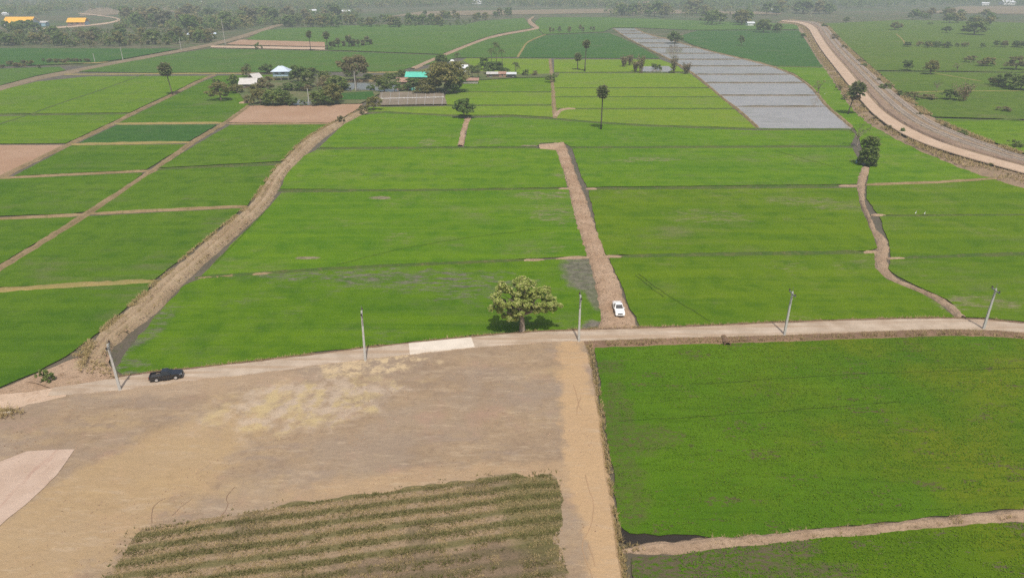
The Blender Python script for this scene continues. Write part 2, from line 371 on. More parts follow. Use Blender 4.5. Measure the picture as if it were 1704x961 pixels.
p = P(60, 850); lc = ml.mix(ml.math('MULTIPLY', ml.ellipse(p.x+6, p.y, 8, 22, -.5, .5), .5), lc, (0.409, 0.285, 0.141))
p = P(515, 672); e1 = ml.ellipse(p.x, p.y, 11.5, 6.5, .25, .75, .3)
sandn = ml.noise(.55, 6, .7)
lc = ml.mix(ml.math('MULTIPLY', e1, ml.step(sandn, .3, .6, 0, .72)), lc, ml.mix(ml.step(ml.noise(.28, 5, .6), .46, .56), (0.438, 0.352, 0.265), (0.465, 0.367, 0.189)))
lc = ml.mix(ml.math('MULTIPLY', ml.step(ml.noise(1., 6, .7, ml.map(rot=.3, sc=(.25, 1.1, 1), loc=(2, 5, 0))), .56, .68), .4), lc, (0.400, 0.316, 0.217))
p = P(620, 612); lc = ml.mix(ml.math('MULTIPLY', ml.ellipse(p.x, p.y, 9, 2.6, .2, .7, .4), ml.step(sandn, .42, .6)), lc, (0.465, 0.357, 0.217))
p = P(350, 640); lc = ml.mix(ml.math('MULTIPLY', ml.ellipse(p.x, p.y, 14, 3, .15, .6), .4), lc, (0.391, 0.285, 0.184))
fine_ = ml.noise(5., 6, .75); lc = ml.mix(ml.step(fine_, .5, .75, 0, .22), lc, (0.180, 0.127, 0.081)); lc = ml.mix(ml.step(ml.noise(1., 6, .75, ml.map(rot=.45, sc=(.22, .9, 1), loc=(12, 1, 0))), .52, .68, 0, .4), lc, (0.418, 0.323, 0.223))
M['lot'] = ml.done(lc, .95, ml.bump(ml.noise(1.3, 6, .62), .16))
mp = MT('levelled pad'); pc = mp.mix(mp.step(mp.noise(.25, 5, .6), .35, .65), (.40, .295, .225), (.46, .35, .275))
pc = mp.mix(mp.step(mp.noise(1., 5, .65, mp.map(rot=.7, sc=(.9, .12, 1))), .56, .7, 0, .55), pc, (.33, .2, .15))
M['pad'] = mp.done(pc, .95, mp.bump(mp.noise(2.5, 6, .7), .08))
# concrete road
def concrete(name, a, b, dust):
    m = MT(name); c = m.mix(m.step(m.noise(.35, 6, .65), .35, .65), a, b)
    c = m.mix(m.step(m.noise(1., 5, .6, m.map(rot=-.07, sc=(.06, 1.4, 1))), .44, .62, 0, .75), c, dust)
    c = m.mix(m.step(m.noise(.12, 6, .7, m.map(loc=(5, 5, 0))), .5, .66, 0, .5), c, tuple(x*.8 for x in dust))
    c = m.mix(m.step(m.noise(3.5, 5, .7), .55, .8, 0, .35), c, tuple(x*.6 for x in a))
    return m.done(c, .9, m.bump(m.noise(7, 5, .7), .02))
M['concrete'] = concrete('road concrete', (.355, .285, .215), (.44, .36, .28), (.33, .235, .155))
M['concrete_new'] = concrete('pale new concrete', (.56, .5, .42), (.62, .555, .47), (.53, .45, .36))
M['verge'] = soil('verge earth', (.19, .12, .08), (.255, .165, .105), (.15, .125, .05), .8, bump=.2)
# railway
M['embank'] = soil('embankment', (.235, .165, .105), (.3, .215, .14), (.165, .14, .075), .25, bump=.3)
M['ballast'] = soil('ballast', (.3, .245, .195), (.36, .3, .24), (.19, .145, .105), .3, bump=.2)
M['redearth'] = soil('red earth', (.24, .165, .12), (.3, .215, .155), (.19, .145, .09), .35, bump=.3)
M['steel'] = plain('rail steel', (.3, .24, .2), .5, .3)
# flooded paddy: silty water with a gloss and stubble showing through
mw = MT('paddy water'); wcol = mw.mix(mw.step(mw.noise(.12, 5, .6), .35, .65), (.31, .285, .265), (.36, .33, .31))
wcol = mw.mix(mw.step(mw.noise(1., 5, .7, mw.map(rot=.9, sc=(.08, .5, 1))), .54, .68, 0, .5), wcol, (.2, .18, .13))
wcol = mw.mix(mw.step(mw.noise(.05, 5, .65, mw.map(loc=(9, 9, 0))), .45, .65, 0, .5), wcol, (.27, .245, .21))
M['water'] = mw.done(wcol, .07, mw.bump(mw.noise(1.5, 3, .5), .006), spec=.5)
mw = MT('silt water'); wcol = mw.mix(mw.step(mw.noise(.12, 5, .6), .35, .65), (.3, .275, .255), (.345, .32, .3))
e = P(1275, 195); e2 = mw.ellipse(e.x, e.y, 9, 26, .1, .5)
wcol = mw.mix(mw.math('MULTIPLY', e2, mw.step(mw.noise(1., 5, .7, mw.map(rot=.75, sc=(.07, .55, 1))), .5, .62, 0, .8)), wcol, (.19, .18, .11))
wcol = mw.mix(mw.step(mw.noise(1., 4, .7, mw.map(rot=.75, sc=(.1, .8, 1), loc=(3, 8, 0))), .58, .68, 0, .5), wcol, (.2, .19, .14))
M['silt'] = mw.done(wcol, .16, mw.bump(mw.noise(1.5, 3, .5), .01), spec=.5)
mw = MT('pond water'); M['pond'] = mw.done(mw.mix(mw.noise(.2, 4), (.13, .125, .1), (.17, .16, .14)), .06, mw.bump(mw.noise(1.2, 3), .004), spec=.5)
# weed field rows
def rowang(a, b): d = P(*b)-P(*a); return math.atan2(d.y, d.x)
WA = rowang((235, 905), (925, 815))
mf = MT('weedy stubble'); vv = mf.map(rot=-WA)
sx = mf.node('ShaderNodeSeparateXYZ', {0: vv}).outputs[1]
row = mf.math('SINE', mf.math('ADD', mf.math('MULTIPLY', sx, 2*math.pi/1.7), mf.math('MULTIPLY', mf.noise(.25, 4), 2.5)))
fc = mf.mix(mf.step(row, -.7, .7), (.15, .13, .055), (.29, .21, .13))
fc = mf.mix(mf.step(mf.noise(.16, 5, .6), .52, .66, 0, .8), fc, (.14, .11, .06))
p = P(760, 950); fc = mf.mix(mf.math('MULTIPLY', mf.ellipse(p.x, p.y, 12, 2.6, .1, .8), .6), fc, (.14, .1, .065))
p = P(890, 850); fc = mf.mix(mf.math('MULTIPLY', mf.ellipse(p.x, p.y, 3.5, 8, .1, .5), .6), fc, (.1, .1, .025))
fc = mf.mix(mf.step(mf.noise(3, 5, .7), .5, .7, 0, .6), fc, (.06, .05, .02))
M['weedy'] = mf.done(fc, .95, mf.bump(mf.noise(4, 5, .75), .15))
# garden beds
M['beds'] = soil('garden beds', (.19, .155, .115), (.235, .19, .15), (.15, .15, .075), .5)
M['yard'] = soil('swept yard', (.20, .155, .1), (.25, .19, .125), (.12, .12, .05), .3)
M['scrubland'] = soil('village grass', (.085, .115, .035), (.15, .14, .07), (.06, .095, .025), .35)
# plants
M['l_near'] = leaf('leaf olive yellow', (0.284, 0.365, 0.081), (0.459, 0.513, 0.149), (0.621, 0.621, 0.270), .55, .25, objvar=0)
M['l_dark'] = leaf('leaf dark green', (0.107, 0.186, 0.043), (0.180, 0.273, 0.065), (0.245, 0.309, 0.094), .5, objvar=.15)
M['l_mid'] = leaf('leaf mid green', (0.145, 0.228, 0.048), (0.235, 0.311, 0.076), (0.304, 0.338, 0.110), .5, objvar=.2)
M['l_olive'] = leaf('leaf olive', (0.218, 0.225, 0.066), (0.317, 0.298, 0.099), (0.383, 0.317, 0.132), .5, objvar=.2)
M['l_brown'] = leaf('leaf brownish', (0.242, 0.200, 0.103), (0.351, 0.285, 0.152), (0.242, 0.242, 0.091), .5, objvar=.2)
M['l_grey'] = leaf('leaf grey thin', (.13, .125, .07), (.2, .18, .11), None, .3, objvar=.3)
M['l_palm'] = leaf('palm leaf', (0.144, 0.186, 0.066), (0.240, 0.282, 0.108), (0.336, 0.312, 0.180), .5, .25, objvar=.1)
M['l_coco'] = leaf('coconut leaf', (.06, .105, .025), (.115, .16, .045), (.19, .16, .07), .3, .15, objvar=.1)
M['l_bamboo'] = leaf('dry bamboo', (.22, .155, .095), (.32, .24, .155), (.13, .12, .06), .25, objvar=.1)
M['l_dead'] = leaf('dead leaf', (.13, .09, .05), (.2, .145, .085), None, .1, objvar=0)
mr = MT('rice canopy'); rnd = mr.node('ShaderNodeNewGeometry').outputs['Random Per Island']
rc = mr.mix(rnd, (.07, .155, .006), (.105, .205, .008)); rc = mr.mix(mr.step(mr.noise(.035, 5, .6, mr.map(loc=(9, 4, 0))), .42, .66, 0, .6), rc, mr.mix(rnd, (.12, .175, .008), (.165, .215, .011)))
rc = mr.mix(mr.step(mr.noise(1., 5, .65, mr.map(rot=-.1, sc=(.04, .3, 1))), .45, .65, 0, .5), rc, (.07, .165, .006))
M['rice_blade'] = mr.done(rc, .8, transl=.2, spec=.05)
M['rice_blade_b'] = leaf('rice blade first row', (.062, .185, .010), (.098, .225, .016), (.13, .22, .03), .4, .1, objvar=0)
M['straw'] = leaf('straw', (.37, .28, .135), (.5, .385, .2), (.27, .225, .085), .35, .3, objvar=0)
M['weed'] = leaf('weed blade', (.09, .1, .022), (.15, .145, .04), (.27, .215, .1), .35, .3, objvar=0)
M['bark'] = soil('bark', (.13, .10, .075), (.19, .15, .115), None, 4)
M['bark_pale'] = soil('pale bark', (.27, .22, .17), (.34, .28, .22), None, 4)
M['bark_dark'] = soil('dark bark', (.085, .07, .058), (.13, .108, .09), None, 4)

# ------------------------------------------------------------------ the setting: ground, fields, roads
g = 9000
tag(link('ground', mesh('ground', [(-g, -600, -.35), (g, -600, -.35), (g, 14000, -.35), (-g, 14000, -.35)], [(0, 1, 2, 3)]), M['farmland']), kind='structure')
sheet('mud_flat', [(-400, 300), (0, 110), (420, 110), (900, 92), (1350, 100), (1480, 200), (1704, 300), (2100, 420), (2300, 1080), (-200, 1080), (-600, 700)], M['mud'], z=-.12, jit=0)

A = 'paddy_field'
def field(px, mat, jit=.35): return sheet(A, px, M[mat], jit=jit)
field([(190, 612), (215, 578), (262, 522), (306, 474), (332, 463), (600, 446), (870, 434), (940, 431), (983, 430), (990, 455), (1001, 500), (1003, 525), (996, 543), (961, 547), (868, 551), (786, 558), (677, 569), (560, 581), (401, 602), (311, 612), (247, 618), (205, 622)], 'g_a1', .5)
field([(334, 459), (387, 405), (446, 346), (468, 320), (700, 318), (946, 315), (955, 350), (970, 400), (981, 425), (870, 430), (600, 442)], 'g_mid')
field([(466, 314), (476, 290), (500, 262), (527, 249), (770, 247), (895, 247), (926, 250), (938, 285), (944, 311), (700, 315)], 'g_mid')
field([(531, 245), (565, 213), (592, 191), (640, 188), (753, 194), (774, 196), (763, 244)], 'g_mid')
field([(772, 244), (781, 196), (854, 195), (920, 199), (993, 205), (1070, 210), (1262, 217), (1418, 217), (1425, 222), (1415, 242), (950, 244), (937, 237), (900, 238), (893, 243)], 'g_mid')
field([(777, 97), (914, 98), (917, 123), (760, 124), (745, 110)], 'g_yellow')
field([(775, 133), (860, 129), (917, 125), (919, 152), (742, 153)], 'g_upper')
field([(742, 154), (919, 154), (920, 174), (738, 174)], 'g_yellow')
field([(598, 187), (616, 178), (740, 177), (920, 176), (921, 195), (854, 191), (753, 191), (640, 185)], 'g_yellow')
field([(922, 99), (1098, 99), (1128, 110), (1140, 119), (922, 120)], 'g_yellow')
field([(922, 122), (1148, 122), (1178, 145), (922, 146)], 'g_yellow')
field([(922, 147), (1181, 147), (1198, 161), (923, 161)], 'g_yellow')
field([(923, 162), (1200, 162), (1220, 180), (923, 180)], 'g_yellow')
field([(923, 182), (1223, 182), (1258, 213), (1070, 207), (993, 202), (925, 197)], 'g_yellow')
field([(1125, 62), (1160, 51), (1330, 51), (1348, 78), (1364, 105), (1372, 112), (1285, 109), (1235, 96), (1194, 87), (1156, 76)], 'g_dark')
field([(1288, 111), (1372, 113), (1383, 126), (1408, 165), (1428, 190), (1468, 216), (1535, 248), (1640, 288), (1672, 299), (1560, 302), (1442, 306), (1447, 278), (1432, 240), (1424, 216), (1380, 178), (1362, 155), (1345, 138), (1321, 122)], 'g_mid')
field([(952, 247), (1400, 245), (1418, 246), (1436, 278), (1428, 298), (1426, 306), (977, 311), (966, 290)], 'g_mid')
field([(979, 316), (1426, 312), (1432, 345), (1450, 385), (1460, 412), (1440, 417), (1008, 424), (994, 385)], 'g_right')
field([(1014, 429), (1440, 422), (1455, 421), (1456, 445), (1476, 464), (1530, 487), (1563, 504), (1588, 527), (1468, 529), (1301, 534), (1130, 542), (1068, 544), (1050, 515), (1034, 475)], 'g_right')
field([(1442, 309), (1560, 305), (1650, 299), (1760, 312), (1880, 355), (1462, 357), (1442, 330)], 'g_right')
field([(1464, 360), (1880, 357), (1880, 415), (1600, 425), (1482, 428), (1478, 400)], 'g_right')
field([(1482, 431), (1600, 428), (1880, 419), (1880, 545), (1704, 535), (1640, 528), (1606, 527), (1578, 498), (1537, 480), (1494, 460), (1477, 446)], 'g_right')
field([(990, 578), (1134, 573), (1301, 567), (1468, 562), (1602, 557), (1704, 563), (1900, 580), (1900, 822), (1704, 842), (1500, 866), (1300, 886), (1190, 892), (1100, 891), (1052, 886), (1033, 872), (1021, 800), (1008, 710)], 'g_low', .5)
field([(1050, 930), (1150, 916), (1400, 890), (1704, 867), (1900, 851), (1900, 1040), (1050, 1040)], 'g_bottom', .5)
field([(-120, 492), (252, 470), (240, 490), (203, 516), (160, 556), (110, 592), (60, 618), (0, 645), (-120, 690)], 'g_left')
field([(0, 451), (148, 359), (404, 346), (340, 400), (258, 464), (0, 478), (-120, 486), (-120, 520)], 'g_left')
field([(-120, 370), (118, 361), (134, 360), (0, 439), (-120, 505)], 'g_left')
field([(-120, 303), (88, 294), (238, 287), (230, 295), (146, 351), (118, 355), (-120, 363)], 'g_left')
field([(264, 283), (467, 274), (460, 285), (433, 315), (411, 341), (157, 353), (242, 294)], 'g_left')
field([(22, 293), (118, 242), (312, 240), (243, 282), (90, 289)], 'g_left')
field([(327, 240), (382, 208), (548, 207), (503, 233), (470, 268), (264, 279)], 'g_left')
field([(130, 238), (194, 208), (362, 207), (314, 235)], 'g_dark')
sheet('ploughed_field', [(-120, 242), (110, 241), (0, 293), (-120, 345)], M['ploughed'])
field([(-120, 240), (-120, 205), (0, 193), (214, 190), (182, 205), (110, 238)], 'g_upper')
field([(-120, 195), (0, 189), (216, 187), (278, 158), (326, 134), (352, 126), (150, 127), (60, 136), (0, 150), (-120, 172)], 'g_upper')
field([(362, 126), (470, 124), (470, 140), (413, 174), (372, 203), (198, 204), (292, 158), (332, 138)], 'g_left')
sheet('ploughed_field', [(418, 176), (500, 174), (604, 173), (592, 183), (556, 204), (380, 204)], M['ploughed'])
field([(130, 119), (212, 103), (300, 88), (352, 81), (540, 85), (734, 92), (685, 112), (660, 119), (250, 121)], 'g_far')
field([(440, 50), (560, 43), (640, 41), (770, 42), (800, 35), (872, 30), (880, 40), (884, 47), (830, 56), (798, 65), (735, 90), (545, 83), (547, 76), (440, 70), (410, 65)], 'g_far')
sheet('ploughed_field', [(352, 76), (430, 77), (541, 79), (541, 83), (350, 79)], M['dirtroad'])
sheet('ploughed_field', [(400, 66), (540, 70), (541, 78), (375, 74)], M['ploughed'])
field([(692, 112), (740, 93), (806, 66), (895, 48.5), (903, 58), (875, 72), (860, 95), (760, 96)], 'g_far')
field([(863, 96), (877, 72), (908, 58.5), (1012, 54.5), (1036, 64), (1072, 82), (1098, 97)], 'g_dark')
field([(893, 46), (890, 36), (900, 29), (1010, 29), (1200, 36), (1325, 40), (1330, 49), (1150, 50), (1062, 46), (1020, 46), (1005, 53), (905, 57)], 'g_far')
field([(-120, 160), (0, 142), (60, 126), (110, 117), (100, 111), (-120, 118)], 'g_far')
field([(-120, 114), (100, 107), (160, 104), (210, 97), (300, 81), (-120, 80)], 'g_dark')
field([(1385, 56), (1362, 40), (1500, 33), (1950, 44), (1950, 122), (1458, 117), (1425, 88)], 'g_faint')
field([(1462, 119), (1950, 124), (1950, 205), (1552, 194), (1500, 158)], 'g_faint')
field([(1556, 197), (1950, 208), (1950, 330), (1710, 256), (1625, 226)], 'g_upper')
# far brown strips beyond
sheet('ploughed_field', [(650, 27), (880, 24), (1000, 22), (1300, 24), (1300, 20), (1000, 15), (700, 19)], M['yard'])
sheet('ploughed_field', [(1500, 30), (1560, 22), (1950, 26), (1950, 10), (1600, 11)], M['yard'])
sheet('ploughed_field', [(130, 27), (210, 24), (360, 16), (260, 9), (150, 14)], M['yard'])

# flooded terraces
WL = [(1020, 48), (1040, 62), (1075, 80), (1110, 97), (1147, 118), (1175, 140), (1200, 163), (1225, 180), (1262, 214)]
WR = [(1055, 47), (1075, 57), (1113, 66), (1150, 77), (1190, 88), (1230, 97), (1275, 108), (1315, 122), (1340, 138), (1358, 155), (1375, 178), (1418, 213)]
def xat(line, y):
    ys = [q[1] for q in line]; return float(np.interp(y, ys, [q[0] for q in line]))
cuts = [47.5, 51.8, 56, 64, 71.8, 79.5, 89, 99, 110, 124, 138, 159, 177.5, 214.5]
for i, (ya, yb) in enumerate(zip(cuts, cuts[1:])):
    k = 4; ys = [ya+(yb-ya)*j/k for j in range(k+1)]
    sheet('flooded_paddy', [(xat(WL, y), y) for y in ys]+[(xat(WR, y), y) for y in reversed(ys)], M['silt'] if i == len(cuts)-2 else M['water'], z=.02+.006*i, jit=.3)
for y in cuts[1:-1]:
    ridge('field_bund', [(xat(WL, y)-2, y), ((xat(WL, y)+xat(WR, y))/2, y+.3), (xat(WR, y)+2, y)], .8, .5, M['bund_wet'], .1, int(y))
ridge('field_bund', [(x+1, y) for x, y in WL], 1.2, .5, M['bund'], .3, 3)
ridge('field_bund', [(x+1, y) for x, y in WR], 1.6, .6, M['bund'], .4, 4)
# bunds between the fields
BD = [
 ('bund_dark', 1.0, .3, [(325, 462), (600, 444), (800, 436), (885, 432)]), ('bund_pale', 1.0, .35, [(925, 431), (955, 429), (985, 428)]),
 ('bund_pale', .8, .3, [(870, 433), (905, 432)]), ('bund', .6, .22, [(330, 462), (500, 451)]),
 ('bund_dark', 1.1, .3, [(462, 317), (700, 316.5), (935, 314)]), ('bund_pale', .9, .3, [(930, 314.5), (950, 314)]),
 ('bund_dark', 1.2, .3, [(527, 247), (700, 246), (770, 246), (893, 245)]), ('bund_pale', .8, .3, [(975, 314), (992, 314)]),
 ('bund_dark', 1.2, .3, [(990, 314), (1200, 311.5), (1400, 309)]), ('bund_pale', .9, .3, [(1395, 309), (1430, 309)]),
 ('bund_dark', 1.3, .3, [(948, 245.5), (1200, 244), (1420, 243)]), ('bund_dark', 1.4, .35, [(1030, 427), (1200, 423), (1440, 419.5)]),
 ('bund_pale', .9, .35, [(1005, 427), (1035, 427)]), ('bund_pale', .9, .35, [(1435, 420), (1462, 419)]),
 ('bund', 1.2, .35, [(1440, 307), (1560, 303.5), (1650, 297.5), (1690, 298)]), ('bund_dark', .9, .25, [(1470, 359), (1600, 358.5), (1880, 356)]),
 ('bund_pale', .8, .3, [(1450, 357), (1474, 358.5)]), ('bund_dark', 1.2, .3, [(1500, 429), (1600, 426), (1704, 421), (1880, 417)]), ('bund_pale', .7, .3, [(1475, 430), (1506, 430)]),
 ('bund_dark', 1.3, .3, [(598, 186), (640, 186.5), (753, 192.5), (854, 193), (920, 197.5), (993, 203.5), (1070, 208.5), (1262, 215), (1418, 215)]),
 ('bund_dark', 1.2, .3, [(740, 175.5), (920, 175)]), ('bund_dark', 1.2, .3, [(742, 153.5), (919, 153)]), ('bund_dark', 1.2, .3, [(922, 121), (1148, 120.5)]),
 ('bund_dark', 1.2, .3, [(922, 146.5), (1180, 146)]), ('bund_dark', 1.2, .3, [(923, 161.5), (1200, 161.5)]), ('bund_dark', 1.3, .3, [(923, 181), (1222, 181)]),
 ('bund', 1.6, .4, [(915, 98), (918, 130), (921, 160), (922, 182), (924, 198)]), ('bund_pale', 2.2, .5, [(923, 196), (926, 188), (933, 184), (942, 181.5), (960, 181)]),
 ('bund', 1.6, .4, [(-60, 478), (0, 447), (144, 356), (257, 282), (318, 237), (376, 204), (414, 175)]),
 ('bund', 1.8, .4, [(-60, 325), (0, 295), (114, 240), (188, 206), (217, 190), (286, 158), (328, 136), (358, 124)]),
 ('bund_dry', 2.0, .35, [(-100, 489), (0, 483), (150, 473), (258, 467)]), ('bund', 1.3, .35, [(-100, 368), (0, 364), (120, 358), (144, 356)]), ('bund', 1., .35, [(150, 355.5), (300, 348), (412, 343)]),
 ('bund', 1.2, .3, [(-60, 299), (90, 291.5), (240, 284.5), (257, 282)]), ('bund_dark', 1.1, .3, [(257, 282), (400, 275), (470, 271)]),
 ('bund_dry', 1.9, .4, [(112, 240), (200, 238.5), (318, 236.5)]), ('bund_dry', 1.9, .4, [(190, 206), (280, 205), (372, 204.5)]), ('bund', 1.1, .3, [(378, 206), (470, 206), (556, 205.5)]),
 ('bund_dark', 1.3, .25, [(-60, 191), (100, 190), (217, 188.5)]), ('bund_dark', 1.6, .2, [(-60, 225), (45, 193), (100, 172), (170, 150), (240, 124)]),
 ('bund_dry', 2.2, .3, [(98, 124), (250, 122.8), (400, 122), (470, 121.5)]), ('bund_dry', 1.6, .3, [(600, 121), (660, 120), (680, 119)]),
 ('bund_dark', 1.2, .3, [(300, 96), (540, 97), (715, 98)]), ('bund_dark', 1.2, .3, [(440, 108), (690, 110)]), ('bund_dry', 1.6, .3, [(861, 95), (876, 71), (890, 64), (908, 57.5)]),
 ('bund_dark', 1.5, .3, [(1455, 116), (1700, 120)]), ('bund_dry', 1.8, .3, [(1552, 122), (1600, 130), (1640, 137)]), ('bund_dry', 1.6, .3, [(1500, 156), (1560, 152), (1704, 152)]),
 ('bund_dark', 1.3, .3, [(1556, 203), (1704, 198)]), ('bund', 1.5, .3, [(1545, 206), (1585, 204)]), ('bund_dark', 1.5, .3, [(1440, 76), (1704, 80)]),
 ('bund_dry', 1.6, .3, [(1490, 56), (1502, 66), (1506, 74)]), ('bund_dark', 1.3, .3, [(1288, 110), (1372, 112)]), ('bund_dry', 1.6, .3, [(70, 106), (160, 105), (180, 103)]),
]
for i, (m_, w_, h_, px) in enumerate(BD): ridge('field_bund', px, w_, h_, M[m_], .3, 20+i)
ridge('field_bund', [(1900, 836), (1704, 855), (1400, 885), (1250, 897), (1150, 905), (1080, 911), (1036, 914)], 1.15, .42, M['bund_pale'], .25, 90)

for i, px in enumerate([[(1062, 455), (1085, 473), (1110, 490), (1145, 512), (1182, 533)], [(1058, 458), (1080, 476), (1106, 494)], [(440, 352), (400, 393), (355, 440)], [(1290, 250), (1330, 262), (1400, 280)], [(560, 440), (700, 405), (900, 380)], [(1150, 640), (1400, 622), (1704, 612)], [(1030, 700), (1200, 690), (1500, 668)]]):
    ww = .35 if i < 3 else .3
    strip('wheel_track', [(x-ww, y) for x, y in px], [(x+ww, y) for x, y in px], [(0, .25), (.5, .2), (1, .25)], M['track'], .22, 70, .03, .3, 130+i)
# raised bare lot, road and tracks
LOT = .4
sheet('puddle', [(1026, 862), (1048, 876), (1100, 887), (1190, 890), (1330, 886), (1330, 890), (1190, 902), (1100, 906), (1050, 906), (1030, 900)], M['puddle'], z=-.02, jit=.3)
sheet('dirt_apron', [(-160, 706), (-60, 672), (0, 648), (60, 621), (94, 610), (140, 588), (178, 590), (192, 626), (90, 646), (0, 660), (-160, 690)], M['clay'], z=.2, jit=.5)
plateau('bare_lot', [(-300, 715), (0, 676), (60, 665), (90, 660), (187, 649), (254, 640), (308, 632), (418, 623), (560, 601), (680, 588), (791, 577), (894, 570), (972, 566), (980, 600), (990, 660), (1000, 740), (1012, 830), (1022, 900), (1032, 961), (1045, 1040), (-300, 1100)], LOT, M['lot'], .7, .2)
sheet('levelled_soil_pad', [(-80, 800), (45, 749), (124, 747), (95, 790), (40, 840), (0, 874), (-80, 940)], M['pad'], z=LOT+.05, jit=.15)
weed_px = [(238, 880), (330, 866), (400, 853), (600, 823), (760, 802), (850, 791), (916, 789), (932, 810), (936, 868), (928, 892), (938, 930), (946, 1030), (160, 1030), (190, 950), (215, 905)]
sheet('weedy_field', weed_px, M['weedy'], z=LOT+.02, jit=.9)
# dry run-off gullies in the lot, laid flat as narrow darker strips
for i, px in enumerate([[(366, 860), (380, 838), (374, 828), (390, 808)], [(380, 838), (396, 834)], [(252, 870), (250, 850), (262, 835), (275, 828)], [(284, 858), (297, 845), (320, 828)],
                        [(955, 640), (960, 668), (968, 682)], [(966, 660), (958, 690)], [(975, 790), (980, 815), (990, 838), (985, 870), (968, 900), (970, 925), (985, 961)], [(978, 905), (990, 940)]]):
    strip('gully', [(x-.4, y) for x, y in px], [(x+1.0, y) for x, y in px], [(0, LOT+.012), (1, LOT+.016)], M['gully'] if i < 4 else M['gully_faint'], LOT, 40, 0, .18, 60+i)
RT = [(90, 644), (167, 632), (200, 627), (247, 620), (311, 614), (401, 604), (570, 584), (677, 571), (786, 560.5), (868, 553), (961, 549), (1130, 544), (1301, 536.5), (1468, 531), (1602, 529), (1704, 537), (1900, 560)]
RB = [(78, 659), (187, 650), (254, 640.5), (308, 632.5), (418, 622), (570, 601), (680, 589), (791, 577), (894, 570), (971, 566), (1130, 560.5), (1301, 556.5), (1468, 549.5), (1602, 545.5), (1704, 551), (1900, 576)]
strip('road_verge', [(x-4 if x < 95 else x, y-2.5) for x, y in RT], [(x, y+3) for x, y in RB], [(-.28, -.25), (-.05, .3), (0, .38), (1, .36), (1.08, .34), (1.38, -.25)], M['verge'], .45, 260, .05, .25, 5)
road = strip('road', RT, RB, [(0, .36), (.01, .5), (.5, .53), (.99, .5), (1, .36)], M['concrete'], .5, 420, .008, .2, 8)
strip('concrete_panel', [(680, 570.7), (730, 566), (784, 560.7)], [(682, 589), (735, 583), (790, 577.2)], [(0, .36), (.01, .545), (.5, .56), (.99, .545), (1, .36)], M['concrete_new'], .5, 30, .002, .0, 9)
strip('dirt_track', [(-250, 668), (0, 656), (50, 652), (110, 640)], [(-250, 730), (0, 684), (50, 672), (110, 658)], [(-.2, -.2), (0, .4), (.5, .44), (1, .42), (1.1, .3)], M['dirtroad'], .4, 60, .04, .2, 12)
SPL = [(926, 246), (930, 256), (944, 296), (950, 316), (958, 358), (974, 405), (983, 430), (996, 480), (1004, 518), (1004, 548)]
SPR = [(938, 237), (942, 246), (957, 288), (966, 313), (978, 345), (993, 390), (1005, 420), (1013, 436), (1026, 470), (1040, 508), (1056, 546)]
strip('dirt_track', SPL, SPR, [(-.18, -.2), (0, .3), (.2, .5), (.36, .38), (.5, .5), (.66, .36), (.85, .48), (1, .3), (1.18, -.2)], M['clay'], .35, 260, .12, .45, 14, 1.1)
strip('dirt_track', [(896, 240), (915, 238.5), (938, 236)], [(898, 245), (915, 244.5), (938, 246)], [(-.3, -.2), (0, .3), (.5, .5), (1, .3), (1.3, -.2)], M['clay'], .35, 40, .1, .3, 15)
strip('dirt_track', [(775, 195), (768, 215), (762, 242)], [(783, 195), (774, 215), (769, 242)], [(-.3, -.2), (0, .2), (.5, .4), (1, .2), (1.3, -.2)], M['clay'], .2, 60, .1, .5, 16)
EP = [(1436, 278, 1445), (1429, 296, 1439), (1428, 312, 1436), (1432, 335, 1437), (1443, 360, 1447), (1451, 382, 1458), (1462, 397, 1474), (1463, 412, 1476), (1458, 430, 1472), (1462, 447, 1477), (1476, 460, 1487), (1505, 472, 1511), (1530, 483, 1540), (1555, 493, 1566), (1575, 506, 1586), (1596, 527, 1606)]
strip('dirt_track', [(a, y) for a, y, b in EP], [(b, y) for a, y, b in EP], [(-.35, -.15), (0, .2), (.5, .42), (1, .2), (1.35, -.15)], M['bund_pale'], .2, 160, .1, .45, 17)
BL = [(92, 622), (128, 592), (172, 549), (207, 521), (262, 468), (343, 401), (413, 345), (433, 316), (448, 291), (470, 268), (503, 234), (546, 209), (575, 196), (604, 180)]
BR = [(190, 628), (170, 588), (216, 547), (256, 520), (303, 467), (380, 400), (443, 344), (462, 315), (472, 290), (497, 267), (530, 233), (567, 208), (592, 195), (614, 184)]
strip('earth_bank', BL, BR, [(-.04, -.25), (.04, .25), (.12, .75), (.3, .95), (.42, .75), (.5, .45), (.58, .8), (.75, .85), (.9, .4), (.97, .1), (1.04, -.25)], M['earthbank'], .4, 380, .12, .3, 18, .8, taper=.05)
strip('dirt_track', [(40, 632), (100, 612), (150, 592)], [(90, 648), (150, 637), (188, 627)], [(-.1, -.2), (0, .25), (.5, .4), (1, .42), (1.05, .3)], M['clay'], .35, 40, .08, .3, 19)
